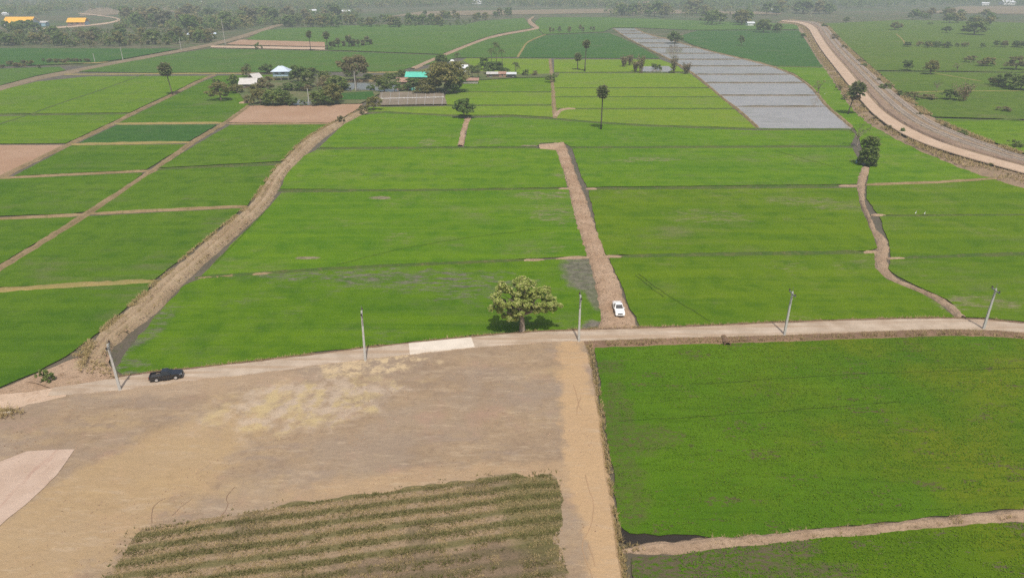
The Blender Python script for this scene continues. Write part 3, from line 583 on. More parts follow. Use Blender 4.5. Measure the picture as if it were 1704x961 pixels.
# village path, field lanes and the road to the far village
strip('lane', [(-100, 162), (0, 143.5), (60, 126.5), (115, 117), (210, 98.5), (300, 82), (350, 72.5), (400, 59), (438, 47), (465, 39)], [(-100, 174), (0, 150), (60, 131), (115, 121), (210, 102), (300, 85), (352, 75.5), (404, 62), (444, 49), (470, 40.5)], [(-.2, -.1), (0, .4), (.5, .45), (1, .4), (1.2, -.1)], M['yard'], .4, 160, .03, .1, 21)
strip('lane', [(683, 113), (732, 92), (797, 66), (828, 57), (885, 47.6), (893, 46.5), (880, 39), (878, 33), (886, 28)], [(690, 114), (739, 93), (802, 67.5), (832, 58.5), (888, 49), (900, 47), (886, 38), (882, 33), (889, 28)], [(-.2, -.1), (0, .35), (1, .35), (1.2, -.1)], M['bund_pale'], .3, 160, .05, .3, 22)
strip('lane', [(60, 47), (150, 41), (190, 36), (200, 30), (130, 22)], [(60, 48.5), (150, 42.5), (194, 37), (204, 30), (134, 21.5)], [(-.2, -.1), (0, .3), (1, .3), (1.2, -.1)], M['dirtroad'], .3, 80, .02, .3, 23)
# railway: grass shoulder, haul road, bed, two tracks
QL = [(1300, 35), (1342, 40), (1361, 76), (1400, 126), (1440, 177), (1468, 202), (1509, 227), (1569, 250), (1704, 288), (1950, 350)]
QR = [(1300, 34), (1354, 38), (1375, 76), (1420, 126), (1459, 177), (1493, 202), (1541, 227), (1592, 246), (1704, 277), (1950, 335)]
QO = [(1310, 33), (1372, 36), (1405, 76), (1461, 126), (1526, 177), (1559, 202), (1622, 227), (1660, 241), (1704, 258), (1950, 312)]
QS = [(1296, 36), (1334, 42), (1350, 80), (1384, 126), (1410, 165), (1430, 190), (1470, 217), (1538, 250), (1640, 290), (1704, 308), (1950, 372)]
strip('railway_embankment', QS, QO, [(-.12, -.3), (0, .15), (.3, .8), (.38, .85), (.46, 1.2), (.55, 1.1), (.8, 1.2), (.88, .9), (1, .2), (1.1, -.3)], M['embank'], .6, 320, .22, .5, 24)
strip('haul_road', QL, QR, [(0, 1.1), (.02, 1.34), (.5, 1.4), (.98, 1.34), (1, 1.1)], M['dirtroad'], 1.3, 300, .03, .15, 25)
def between(a, b, k, n=200):
    A_ = resample(smooth_line([P(*q, 1.2) for q in a]), n); B_ = resample(smooth_line([P(*q, 1.2) for q in b]), n)
    return [p_+(q_-p_)*k for p_, q_ in zip(A_, B_)]
def band(name, c0, c1, prof, mat, jit=.1):
    v = []; m = len(prof)
    for a, b in zip(c0, c1):
        for u, z in prof: q = a+(b-a)*u; v.append((q.x+R.uniform(-jit, jit), q.y+R.uniform(-jit, jit), z+R.uniform(-.02, .02)))
    return link(name, mesh(name, v, [(i*m+j, i*m+j+1, (i+1)*m+j+1, (i+1)*m+j)[::-1] for i in range(len(c0)-1) for j in range(m-1)]), mat)
for ks, mt in (((.1, .26), 'redearth'), ((.38, .53), 'ballast'), ((.68, .82), 'ballast')):
    a, b = between(QR, QO, ks[0]), between(QR, QO, ks[1])
    bed = tag(band('track_bed', a, b, [(-.25, .8), (0, 1.45), (1, 1.45), (1.25, .8)], M[mt]), kind='structure')
    if mt == 'ballast':
        for k in (.36, .64):
            mid = [p_+(q_-p_)*k for p_, q_ in zip(a, b)]
            mb = MB(); mb.tube([(q.x, q.y, 1.5) for q in mid], .05, 4); mb.build('rail', M['steel'], bed)

# village ground
sheet('village_yard', [(383, 142), (440, 128), (520, 126), (620, 128), (690, 118), (770, 100), (800, 118), (870, 124), (930, 122), (928, 128), (860, 129), (780, 134), (745, 152), (700, 156), (640, 152), (600, 172), (500, 173), (418, 175), (405, 165), (395, 152)], M['scrubland'], z=.36, jit=.5)
for px in ([(573, 140), (588, 137), (592, 146), (584, 152), (574, 150)], [(606, 137), (640, 137), (660, 140), (664, 152), (650, 153), (628, 151), (610, 150)], [(484, 164), (496, 166), (520, 166), (528, 170), (524, 175), (486, 174)], [(676, 146), (700, 145), (700, 151), (680, 152)], [(588, 136), (607, 136), (610, 150), (592, 151)]):
    sheet('pond', px, M['pond'], z=.42+R.uniform(0, .03), jit=.4)
sheet('pond', [(1064, 111), (1112, 110), (1120, 116), (1112, 120), (1068, 119)], M['water'], z=.3, jit=.4)
sheet('vegetable_bed', [(632, 153), (738, 152), (744, 173), (630, 175)], M['beds'], z=.4, jit=.3)
sheet('vegetable_bed', [(566, 155), (620, 152), (624, 165), (556, 166)], M['g_dark'], z=.43, jit=.3)

# haze: one closed box of even, pale air round everything
hz = MB().box(-9500, 9500, -700, 14500, -1.5, 56).build('haze', None)
hm = bpy.data.materials.new('haze air'); hm.use_nodes = True; ht = hm.node_tree; ht.nodes.clear()
hv = ht.nodes.new('ShaderNodeVolumePrincipled'); hv.inputs['Color'].default_value = (.70, .79, .88, 1); hv.inputs['Density'].default_value = .00034; hv.inputs['Anisotropy'].default_value = 0.0
ho = ht.nodes.new('ShaderNodeOutputMaterial'); ht.links.new(hv.outputs[0], ho.inputs['Volume']); hz.data.materials.append(hm); tag(hz, kind='stuff')

# ------------------------------------------------------------------ ground cover (nobody could count it)
NR = np.random.default_rng(11)
def scatter(poly, per_m2):
    xs = [p_.x for p_ in poly]; ys = [p_.y for p_ in poly]; x0, x1, y0, y1 = min(xs), max(xs), min(ys), max(ys)
    n = int((x1-x0)*(y1-y0)*per_m2); x = NR.uniform(x0, x1, n); y = NR.uniform(y0, y1, n)
    k = inside(x, y, [(p_.x, p_.y) for p_ in poly]); return x[k], y[k]
def blades(x, y, z, h, lean, w, nb, hv=.35):
    n = len(x)*nb; x = np.repeat(x, nb); y = np.repeat(y, nb); z = np.repeat(z, nb) if hasattr(z, '__len__') else z
    a = NR.uniform(0, 2*np.pi, n); hh = h*NR.uniform(1-hv, 1+hv, n); l = hh*lean*NR.uniform(.3, 1.4, n); r = NR.uniform(0, .3, n)*w*4
    bx, by = x+np.cos(a)*r, y+np.sin(a)*r; wx, wy = -np.sin(a)*w, np.cos(a)*w
    v = np.empty((n, 3, 3)); v[:, 0] = np.stack([bx-wx, by-wy, np.zeros(n)+z-.02], 1); v[:, 1] = np.stack([bx+wx, by+wy, np.zeros(n)+z-.02], 1)
    v[:, 2] = np.stack([bx+np.cos(a)*l, by+np.sin(a)*l, z+hh], 1)
    return v.reshape(-1, 3)
def cover(name, v, mat, label, cat):
    return tag(link(name, fast(name, v, 3), mat), label, cat, kind='stuff')
D1 = [P(x, y) for x, y in [(992, 580), (1134, 575), (1301, 569), (1468, 564), (1602, 559), (1704, 564), (1800, 573), (1800, 832), (1704, 841), (1500, 865), (1300, 885), (1190, 891), (1100, 887), (1052, 875), (1033, 857), (1023, 800), (1010, 710)]]
def canopy(x, y, z, size):
    n = len(x); c = np.stack([x, y, z+NR.uniform(.03, .13, n)], 1); d = NR.normal(0, .45, (n, 3)); d[:, 2] = 1
    t = np.cross(d, NR.normal(0, 1, (n, 3))); t /= np.linalg.norm(t, axis=1)[:, None]+1e-6; b = np.cross(d, t); b /= np.linalg.norm(b, axis=1)[:, None]+1e-6
    s = size*NR.uniform(.5, 1.4, n)[:, None]; v = np.stack([c-t*s, c-b*s*.55, c+t*s, c+b*s*.55], 1).reshape(-1, 3); return v
def crop(v, mat, label): return tag(link('rice_crop', fast('rice_crop', v, 4), mat), label, 'rice', kind='stuff')
x, y = scatter(D1, 24); u_ = x*math.cos(.1)+y*math.sin(.1); w_ = -x*math.sin(.1)+y*math.cos(.1)
q = P(1035, 720); gap = .16*np.exp(-((x-q.x)/5)**2)+.12*(fnoise(x, y, .06, 41) > .55)
k = (fnoise(u_*.45, w_*1.5, .9, 3) > .27+.14*NR.random(len(x))+gap) & (vnoise(u_*.16, w_*2.6, 1., 8) > .1+.9*gap) & (vnoise(x, y, 1.9, 18) > .16)
crop(canopy(x[k], y[k], .08, .085), M['rice_blade'], 'young bright green rice standing in the large field at lower right')
D2 = [P(x, y) for x, y in [(1053, 932), (1150, 918), (1400, 892), (1704, 869), (1800, 861), (1800, 1000), (1053, 1000)]]
x, y = scatter(D2, 26); q = P(1100, 950); k = (fnoise(x*.6, y*1.4, .35, 5)+.3*np.clip((x-q.x)/22, 0, 1) > .5+.12*NR.random(len(x))) & (vnoise(x, y, 1.9, 28) > .2)
crop(canopy(x[k], y[k], .08, .09), M['rice_blade'], 'patchy rice with muddy gaps along the bottom right edge of the picture')
# weeds and straw rows on the lot
WP = [P(x, y, LOT) for x, y in weed_px]
x, y = scatter(WP, 55)
s_ = -x*math.sin(WA)+y*math.cos(WA); rowv = np.sin(s_*2*math.pi/1.7+4.5*fnoise(x, y, .2, 2))
q = P(800, 950); dk = .45*np.exp(-(((x-q.x)/16)**2+((y-q.y)/5)**2))
k = (rowv < -.2+1.3*(NR.random(len(x))-.5)) & (fnoise(x, y, .5, 4) > .36+.2*dk)
cover('weed_cover', blades(x[k], y[k], LOT, .17, 1., .04, 3), M['weed'], 'olive green weeds growing in rows on the brown lot', 'weeds')
k = (rowv > -.5) & (fnoise(x, y, .6, 6) > .36+.3*dk)
cover('straw_stubble', blades(x[k], y[k], LOT, .13, 1.1, .03, 3), M['straw'], 'pale straw stubble between the weed rows', 'stubble')
WO = [P(x, y, LOT) for x, y in [(215, 878), (400, 843), (600, 813), (850, 781), (930, 780), (948, 870), (942, 930), (955, 1000), (150, 1000), (195, 905)]]
x, y = scatter(WO, 4); k = fnoise(x, y, .35, 51) > .55
cover('weed_cover', blades(x[k], y[k], LOT, .2, 1., .045, 3), M['weed'], 'scattered stray weeds round the edge of the weedy plot', 'weeds')
# dry grass on bank, road edges and bund
def along(Lp, Rp, u0, u1, per_m, z, zr=0):
    A_ = smooth_line([P(*q, zr) for q in Lp]); B_ = smooth_line([P(*q, zr) for q in Rp]); n0 = 600
    A_, B_ = resample(A_, n0), resample(B_, n0); L = sum((b-a).length for a, b in zip(A_, A_[1:])); n = int(L*per_m)
    t = NR.uniform(0, n0-1.001, n); i = t.astype(int); f = t-i; aa = np.array([q[:] for q in A_]); bb = np.array([q[:] for q in B_])
    a = aa[i]*(1-f[:, None])+aa[i+1]*f[:, None]; b = bb[i]*(1-f[:, None])+bb[i+1]*f[:, None]; u = NR.uniform(u0, u1, n)[:, None]
    q = a+(b-a)*u; return q[:, 0], q[:, 1]
x, y = along(BL, BR, .02, .48, 45, 0); k = fnoise(x, y, .35, 5) > .45
x2, y2 = along(BL, BR, .55, 1., 22, 0); k2 = fnoise(x2, y2, .35, 6) > .5
v = np.concatenate([blades(x[k], y[k], .7, .32, 1.1, .06, 3), blades(x2[k2], y2[k2], .5, .25, 1.1, .05, 3)])
cover('dry_grass', v, M['straw'], 'dry straw coloured grass along the curving earth bank', 'dry grass')
v = []
x, y = along([(a, b+.5) for a, b in RB], [(a, b+8) for a, b in RB], 0, 1., 26, 0, .4); k = (x > P(975, 566).x) & (fnoise(x, y, .6, 9) > .34); v.append(blades(x[k], y[k], .15, .4, .8, .04, 4))
x, y = along([(a, b-4) for a, b in RT], [(a, b-.5) for a, b in RT], 0, 1., 14, 0, .4); k = fnoise(x, y, .4, 19) > .5; v.append(blades(x[k], y[k], .2, .35, .8, .04, 4))
cover('dry_grass', np.concatenate(v), M['straw'], 'dry grass on the verges of the concrete road', 'dry grass')
x, y = along([(1900, 828), (1704, 848), (1400, 878), (1150, 898), (1036, 907)], [(1900, 844), (1704, 863), (1400, 892), (1150, 912), (1036, 921)], 0, 1, 14, 0); k = fnoise(x, y, .6, 29) > .48
v = [blades(x[k], y[k], .2, .28, .9, .03, 4)]
x, y = along([(972, 566), (990, 660), (1012, 830), (1032, 961), (1045, 1040)], [(984, 566), (1003, 660), (1024, 830), (1048, 961), (1060, 1040)], 0, 1, 26, 0, .2); k = fnoise(x, y, .5, 39) > .38; v.append(blades(x[k], y[k], .05, .35, .8, .035, 4))
cover('dry_grass', np.concatenate(v), M['straw'], 'dry grass on the clay bund and edge of the brown lot', 'dry grass')
x, y = along(QS, QL, -.05, .8, 12, 0, .6); k = fnoise(x, y, .12, 3) > .45; x2, y2 = along(QR, QO, .88, 1.1, 12, 0, .6); k2 = fnoise(x2, y2, .12, 4) > .4
cover('dry_grass', np.concatenate([blades(x[k], y[k], .6, .6, .9, .12, 3), blades(x2[k2], y2[k2], .6, .7, .9, .15, 3)]), M['straw'], 'dry grass tufts on the railway embankment slopes', 'dry grass')

# ------------------------------------------------------------------ plants
def leaf_quads(c, size, up=.35, jit=1.):
    """c: (n, 3) centres with outward dirs d: (n, 3)"""
    c, d = c; n = len(c); nrm = d*.6+NR.normal(0, .55*jit, (n, 3)); nrm[:, 2] += up
    nrm /= np.linalg.norm(nrm, axis=1)[:, None]+1e-6
    t = np.cross(nrm, NR.normal(0, 1, (n, 3))); t /= np.linalg.norm(t, axis=1)[:, None]+1e-6; b = np.cross(nrm, t)
    s = size*NR.uniform(.6, 1.35, n)[:, None]; e = NR.uniform(.45, .8, n)[:, None]
    v = np.stack([c-t*s, c-b*s*e+nrm*s*.15, c+t*s, c+b*s*e+nrm*s*.15], 1)
    return v.reshape(-1, 3)
def clumps(k, rx, rz, zc, seed, flat=.0, rmin=.2, rmax=.34, hollow=.55, lobes=None):
    rg = np.random.default_rng(seed); out = []
    while len(out) < k:
        d = rg.normal(0, 1, 3); d /= np.linalg.norm(d); d[2] = d[2] if d[2] > -.75 else -d[2]
        r = rg.uniform(hollow, 1)**.7
        lob = 1+.22*math.sin(3*math.atan2(d[1], d[0])+seed)+.15*math.sin(2*math.atan2(d[1], d[0])+2*seed)
        cz = zc+d[2]*r*rz*(1 if d[2] > 0 else 1-flat); out.append((d[0]*r*rx*lob, d[1]*r*rx*lob, cz, rg.uniform(rmin, rmax)*rx))
    return np.array(out)
def crown(name, cl, per, size, mat, squash=.75, up=.75):
    n = len(cl)*per; idx = np.repeat(np.arange(len(cl)), per); d = NR.normal(0, 1, (n, 3)); d /= np.linalg.norm(d, axis=1)[:, None]
    r = NR.uniform(.25, 1, n)**.5; c = cl[idx, :3]+d*(cl[idx, 3]*r)[:, None]*np.array([1, 1, squash])
    me = fast(name, leaf_quads((c, d), size, up), 4); me.materials.append(mat); return me
def trunk(name, h, r, cl, mat, seed, nl=7, fork=.55, bend=.06):
    rg = random.Random(seed); mb = MB(); hf = h*fork
    bx, by = rg.uniform(-bend, bend)*h, rg.uniform(-bend, bend)*h
    mb.tube([(0, 0, -.1), (0, 0, .02*h), (bx*.3, by*.3, hf*.5), (bx, by, hf)], [r*1.6, r*1.15, r*.9, r*.7], 8)
    pick = [cl[i] for i in sorted(rg.sample(range(len(cl)), min(nl, len(cl))))]
    for c in pick:
        s = Vector((bx, by, hf*rg.uniform(.75, 1))); e = Vector(c[:3]); m_ = s.lerp(e, .5)+Vector((rg.uniform(-.1, .1)*h, rg.uniform(-.1, .1)*h, .04*h))
        mb.tube([s, m_, e], [r*.5, r*.32, r*.1], 5, False)
    me = mesh(name, mb.v, mb.f, True); me.materials.append(mat); return me
PROTO = {}
def proto(key, h, w, k, per, size, lm, bm_, seed, zc=.6, rzf=.4, fork=.4, hollow=.45, r=.03, rmin=.2, rmax=.36, flat=0, nl=7):
    cl = clumps(k, w*.5*.8, h*rzf*.85, h*zc, seed, flat, rmin, rmax, hollow)
    PROTO[key] = dict(h=h, w=w, c=crown('crown', cl, per, size, M[lm]), t=trunk('trunk', h, h*r, cl, M[bm_], seed, nl, fork))
for i in range(3):
    proto(f'round{i}', 8, 9, 34, 46, .42, 'l_mid', 'bark', 40+i, .5, .5, .3)
    proto(f'dark{i}', 8, 9, 34, 46, .42, 'l_dark', 'bark', 50+i, .5, .5, .3)
    proto(f'olive{i}', 8, 9, 32, 42, .42, 'l_olive', 'bark', 60+i, .5, .5, .35)
    proto(f'brown{i}', 8, 8, 28, 34, .38, 'l_brown', 'bark_pale', 70+i, .52, .48, .35)
    proto(f'bush{i}', 4, 5, 16, 30, .3, 'l_mid', 'bark', 80+i, .45, .5, .25, r=.03)
    proto(f'dryb{i}', 4, 5, 14, 26, .28, 'l_brown', 'bark', 85+i, .45, .5, .25, r=.03)
    proto(f'far{i}', 11, 12, 26, 26, .8, ['l_mid', 'l_dark', 'l_olive'][i], 'bark', 90+i, .5, .5, .3, nl=4)
    proto(f'farb{i}', 9, 10, 22, 24, .75, ['l_brown', 'l_olive', 'l_grey'][i], 'bark', 95+i, .52, .48, .3, nl=4)
proto('rain', 15, 16, 64, 52, .46, 'l_brown', 'bark_pale', 101, .62, .4, .38, hollow=.5, r=.035, nl=12)
proto('rain_olive', 15, 17, 76, 60, .5, 'l_olive', 'bark_pale', 103, .6, .42, .35, r=.03, nl=10)
proto('tall', 14, 9, 80, 70, .38, 'l_dark', 'bark', 105, .55, .47, .2, hollow=.35, r=.025)
rg = np.random.default_rng(77); cc_ = []
for _ in range(95):
    a_ = rg.uniform(0, 6.28); zz = rg.uniform(.9, 13.2); rr = 3.3*(1-.35*(zz/13.5)**4)*math.sqrt(rg.uniform(.25, 1)); cc_.append((math.cos(a_)*rr, math.sin(a_)*rr, zz, rg.uniform(.7, 1.2)))
PROTO['tall'] = dict(h=14, w=9, c=crown('crown', np.array(cc_), 58, .36, M['l_mid']), t=trunk('trunk', 14, .35, np.array(cc_), M['bark'], 3, 9, .3))
proto('roundbig', 10, 10.5, 60, 70, .36, 'l_dark', 'bark', 107, .55, .45, .25, hollow=.4)
proto('bare', 9, 8, 22, 13, .2, 'l_grey', 'bark_pale', 109, .62, .4, .35, hollow=.55, r=.022, nl=18)
proto('bare_b', 8, 6, 14, 14, .2, 'l_brown', 'bark', 111, .62, .4, .35, hollow=.55, r=.02, nl=12)
def plant(name, x, yb, yt, wpx, key, label, cat='tree', group=None, rz=None, z=0.0, hmin=1.2, depth=None):
    pr = PROTO[key]; p_ = P(x, yb, z); h = max(hmin, height_of(yb, yt)-z); w = (1.3 if yb < 190 else 1.12)*wpx/scale_at(yb)
    o = empty(name, p_, R.uniform(0, 6.28) if rz is None else rz, (w/pr['w'], w/pr['w'], h/pr['h'])); tag(o, label, cat, group)
    link('trunk', pr['t'], None, o); link('crown', pr['c'], None, o); return o

# the roadside tree
cl = []
rg = np.random.default_rng(5)
for cx, cz, rx, rz_, n in ((-2.2, 6.0, 2.6, 2.1, 15), (.4, 7.1, 2.6, 2.0, 15), (3.4, 5.6, 2.0, 1.6, 11), (-.6, 4.8, 2.6, 1.5, 10), (-3.6, 4.8, 1.3, 1.2, 5), (1.6, 5.2, 1.8, 1.4, 7), (4.3, 4.4, 1., 1., 4), (-2.2, 3.2, 1.2, .9, 5), (.2, 4.0, 1.8, .9, 8), (2.6, 3.7, 1.2, .8, 5), (.1, 8.2, 1.5, .9, 5)):
    for _ in range(n):
        d = rg.normal(0, 1, 3); d /= np.linalg.norm(d); r_ = rg.uniform(.4, 1)
        cl.append((cx+d[0]*rx*r_, d[1]*rx*r_*1.05+rg.uniform(-1, 1), cz+d[2]*rz_*r_, rg.uniform(.4, .75)))
cl = np.array(cl)
o = empty('roadside_tree', P(869, 552, .15)); tag(o, 'broad yellowish green tree with a pale trunk beside the concrete road', 'tree')
link('trunk', trunk('trunk', 8.5, .42, cl, M['bark_pale'], 3, 34, .38, .02), None, o)
link('crown', crown('crown', np.concatenate([cl*np.array([1.07, 1.07, 1.04, 1.]), cl[::2]*np.array([1.1, 1.1, 1.06, .9])+rg.normal(0, .35, (len(cl[::2]), 4))*np.array([1, 1, 1, 0])]), 130, .2, M['l_near'], .85, .9), None, o)

T = 'broadleaf_tree'
plant(T, 773, 196, 162, 38, 'roundbig', 'round dark green tree at the head of the short dirt path', rz=1)
plant(T, 1442, 275, 225, 35, 'tall', 'tall dense dark green tree at the top of the winding clay path')
plant(T, 1426, 243, 203, 30, 'bare', 'thin half bare grey tree just behind the tall dense tree')
plant('rain_tree', 592, 137, 92, 48, 'rain', 'large brownish spreading tree with pale forked trunk by the village pond')
plant('rain_tree', 743, 154, 101, 58, 'rain_olive', 'large olive brown tree right of the green roofed house')
plant(T, 757, 155, 126, 36, 'dark0', 'dark green bushy tree under the right side of the large olive tree')
plant(T, 368, 167, 135, 34, 'olive0', 'round olive tree standing alone left of the grey roofed house')
plant('shrub', 359, 141, 129, 16, 'bush0', 'small dark shrub behind the lone round olive tree', 'shrub')
plant(T, 390, 147, 123, 21, 'round0', 'green bushy tree touching the left end of the grey roof')
plant(T, 445, 122, 105, 24, 'dark1', 'round dark tree just left of the pale blue house')
for x, yb, yt, w, k, l in [(497, 138, 107, 30, 'dark0', 'tall dark green tree right of the pale blue house'), (513, 146, 118, 26, 'round1', 'green tree at the right end of the clump beside the blue house'), (478, 150, 137, 24, 'dark2', 'dark tree in front of the pale blue house'),
                            (446, 154, 126, 30, 'brown0', 'brownish tree between the grey and the blue house'), (425, 154, 139, 24, 'olive1', 'olive bush in front of the grey roof'), (412, 172, 158, 16, 'dryb0', 'dry shrub at the left corner of the ploughed plot'),
                            (434, 174, 146, 30, 'olive2', 'leftmost of the trees along the back of the ploughed plot'), (455, 176, 149, 30, 'round2', 'second tree along the back of the ploughed plot'), (476, 175, 150, 26, 'round0', 'third tree along the back of the ploughed plot'),
                            (535, 175, 148, 28, 'round1', 'green tree at the pond behind the ploughed plot'), (553, 173, 138, 34, 'olive1', 'leafy tree leaning over the path by the small green plot'), (562, 152, 124, 32, 'round2', 'tree left of the round pale pond'),
                            (529, 150, 124, 18, 'bare', 'pale bare tree among the village trees'), (541, 150, 126, 22, 'brown1', 'brown tree behind the village pond'), (505, 176, 164, 12, 'bush1', 'shrub between the two halves of the front pond'),
                            (520, 126, 112, 24, 'round0', 'tree at the back of the village behind the pond path'), (410, 128, 110, 14, 'olive0', 'thin tree behind the grey roof'), (540, 130, 117, 20, 'round2', 'low green tree left of the large brownish tree'),
                            (622, 183, 160, 24, 'olive0', 'shrubby tree at the left corner of the vegetable beds'), (604, 191, 174, 19, 'brown2', 'brown shrubby tree at the top of the earth bank'), (568, 206, 190, 16, 'dryb1', 'olive shrub on the bank at the ploughed plot corner'),
                            (618, 151, 140, 13, 'dark1', 'clipped round dark bush in the village pond'), (640, 153, 128, 24, 'round1', 'tree right of the village pond'), (656, 153, 135, 22, 'dark2', 'dark tree between pond and green roof'),
                            (667, 130, 115, 20, 'round0', 'tree behind the left end of the green roof'), (688, 152, 128, 26, 'dark0', 'dark tree in front of the green roof'), (706, 152, 130, 24, 'olive2', 'olive tree in front of the right end of the green roof'), (722, 150, 128, 24, 'dark1', 'dark tree between the green roof and the large olive tree'),
                            (736, 112, 88, 24, 'dark2', 'dark tree at the bend of the dirt lane'), (806, 116, 93, 17, 'dark0', 'tall dark round tree left of the coconut palms'), (822, 124, 101, 30, 'roundbig', 'dome shaped green tree below the coconut palms'),
                            (875, 126, 114, 12, 'bush0', 'green shrub right of the low sheds'), (890, 126, 116, 14, 'dryb2', 'reddish dry shrub right of the low sheds'), (917, 137, 121, 17, 'bush2', 'lone shrub on the bund between the yellow green fields'),
                            (672, 152, 143, 12, 'dryb0', 'dry bush by the small pale pond'), (700, 156, 143, 22, 'olive0', 'yellowish shrub at the back edge of the vegetable beds')]:
    plant('shrub' if 'shrub' in l or 'bush' in l.split()[-1] else T, x, yb, yt, w, k, l, 'shrub' if 'shrub' in l else 'tree')
VG = [(395, 155, 140, 22, 'olive1'), (440, 166, 146, 30, 'round1'), (462, 164, 146, 26, 'dark2'), (420, 146, 132, 18, 'brown0'), (494, 152, 134, 24, 'dark1'), (505, 128, 114, 22, 'round2'), (545, 142, 124, 26, 'olive2'), (556, 164, 146, 24, 'dark0'), (525, 168, 152, 18, 'olive0'), (575, 150, 138, 18, 'round0'),
      (630, 136, 124, 22, 'olive1'), (648, 132, 120, 22, 'round2'), (614, 132, 122, 18, 'dark2'), (678, 150, 138, 18, 'dark1'), (714, 156, 140, 22, 'olive2'), (730, 138, 120, 24, 'round0'), (765, 138, 124, 20, 'olive0'), (790, 122, 110, 16, 'round1'), (812, 118, 108, 14, 'olive2'), (840, 122, 112, 16, 'dark2'), (585, 128, 116, 20, 'round2'), (488, 176, 160, 18, 'dark1'), (545, 176, 158, 24, 'dark2'), (510, 152, 140, 20, 'brown1')]
for x, yb, yt, w, k in VG:
    nb = min([(413, 'the grey roofed house'), (468, 'the pale blue house'), (515, 'the front pond'), (555, 'the small green plot'), (592, 'the large brownish tree'), (640, 'the village pond'), (697, 'the green roofed house'), (743, 'the large olive tree'), (783, 'the low grey pen'), (822, 'the dome shaped tree')], key=lambda q: abs(q[0]-x))
    nm = {'d': 'dark green', 'o': 'olive', 'b': 'brownish', 'r': 'leafy green'}[k[0]]; rel_ = 'left of' if x < nb[0]-3 else 'right of' if x > nb[0]+3 else 'near'
    plant(T, x, yb, yt, w, k, f'{nm} tree {rel_} {nb[1]}{" at the back" if yb < 140 else " at the front"}', 'tree', 'village trees')
plant(T, 1123, 73, 49, 24, 'dark1', 'dark round tree standing at the edge of the flooded paddies')
plant(T, 1233, 76, 58, 11, 'dark2', 'small tree alone in the dark green field right of the flooded paddies')
plant(T, 1362, 156, 132, 20, 'bare_b', 'bare brownish tree on the right bund of the flooded paddies')
plant('shrub', 430, 83, 69, 10, 'bush1', 'small lone shrub by the far tan strip', 'shrub')
plant('shrub', 80, 638, 610, 24, 'bush2', 'dark green shrub at the foot of the earth bank by the road', 'shrub')
GR = 'trees and shrubs beside the railway'
for x, yb, yt, w, k in [(1509, 117, 99, 18, 'dark0'), (1548, 124, 99, 22, 'olive0'), (1579, 166, 148, 26, 'dark2'), (1473, 151, 136, 22, 'bush0'), (1615, 104, 92, 18, 'brown0'), (1643, 110, 94, 20, 'olive2'), (1690, 116, 92, 32, 'brown1'),
                        (1672, 145, 118, 32, 'dark1'), (1697, 150, 122, 34, 'round2'), (1660, 142, 126, 24, 'olive1'), (1558, 153, 131, 12, 'bare'), (1593, 118, 104, 16, 'bare_b'), (1632, 110, 98, 22, 'dryb1'), (1510, 78, 69, 13, 'dark0'),
                        (1489, 50, 36, 17, 'olive1'), (1575, 55, 43, 14, 'dark2'), (1621, 58, 34, 34, 'round1'), (1548, 41, 36, 9, 'bush1'), (1408, 37, 28, 11, 'round0'), (1371, 46, 38, 9, 'dark1'), (1388, 67, 56, 12, 'brown0'), (1336, 63, 55, 10, 'dark0'),
                        (1270, 54, 31, 25, 'round2'), (1293, 54, 38, 18, 'round0'), (1404, 82, 74, 12, 'dryb0'), (1430, 104, 97, 14, 'dryb1'), (1437, 112, 104, 14, 'bush2'), (1462, 138, 128, 12, 'dryb2'), (1500, 160, 148, 26, 'bush0'), (1520, 166, 152, 26, 'dryb0'), (1545, 165, 155, 30, 'dryb2'),
                        (1670, 185, 176, 24, 'dryb1'), (1480, 217, 207, 12, 'dryb1'), (1500, 224, 212, 12, 'dark2'), (1455, 200, 192, 12, 'dryb0'), (1435, 182, 172, 12, 'dryb2'), (1572, 216, 204, 22, 'dryb0'), (1600, 226, 215, 22, 'bush1'), (1530, 196, 185, 16, 'dryb1'), (1395, 150, 140, 12, 'dryb1'), (1405, 166, 156, 12, 'dryb0'), (1650, 280, 270, 20, 'dryb2'), (1690, 244, 232, 24, 'bush2')]:
    nm = {'d': 'dark green', 'o': 'olive', 'b': 'brownish', 'r': 'green'}[k[0]] if k[:3] != 'dry' else 'dry brown'
    if k[:4] == 'bush': nm = 'small green'
    small = k[:4] in ('bush', 'dryb')
    side = 'beyond the railway embankment' if x > xat([(b, a) for a, b in [(36, 1372), (76, 1405), (126, 1461)]] if 0 else [(a, b) for a, b in QO], yb) else 'between the fields and the haul road'
    if x > 1655 and 90 < yb < 160: side = 'in the thicket at the right edge' + (' behind' if yb < 130 else '')
    elif 1560 < x < 1655 and 95 < yb < 120: side = 'in the sparse group beyond the railway'
    elif 1545 < x < 1615 and 130 < yb < 175: side = 'beside the straw bamboo clump'
    elif yb < 60 and x > 1440: side = f'alone on the far plain {"left" if x < 1530 else "right" if x > 1600 else "middle"}'
    elif yb < 60 and x > 1350: side = 'at the far railway bend' + (' by the haul road' if yb > 50 else '')
    elif yb < 70: side = 'above the dark field left of the railway'
    elif 'haul' in side: side = f'on the shoulder of the haul road {"far up" if yb < 155 else "midway" if yb < 205 else "near the bend" if yb < 235 else "at the right edge"}'
    else: side = f'{"far along" if yb < 120 else "midway along" if yb < 170 else "near along"} the outer railway slope'
    size = 'broad' if w > 20 else 'narrow'
    plant('shrub' if small else T, x, yb, yt, w, k, f'{size} {nm} {"shrub" if small else "tree"} {side}', 'shrub' if small else 'tree', GR)

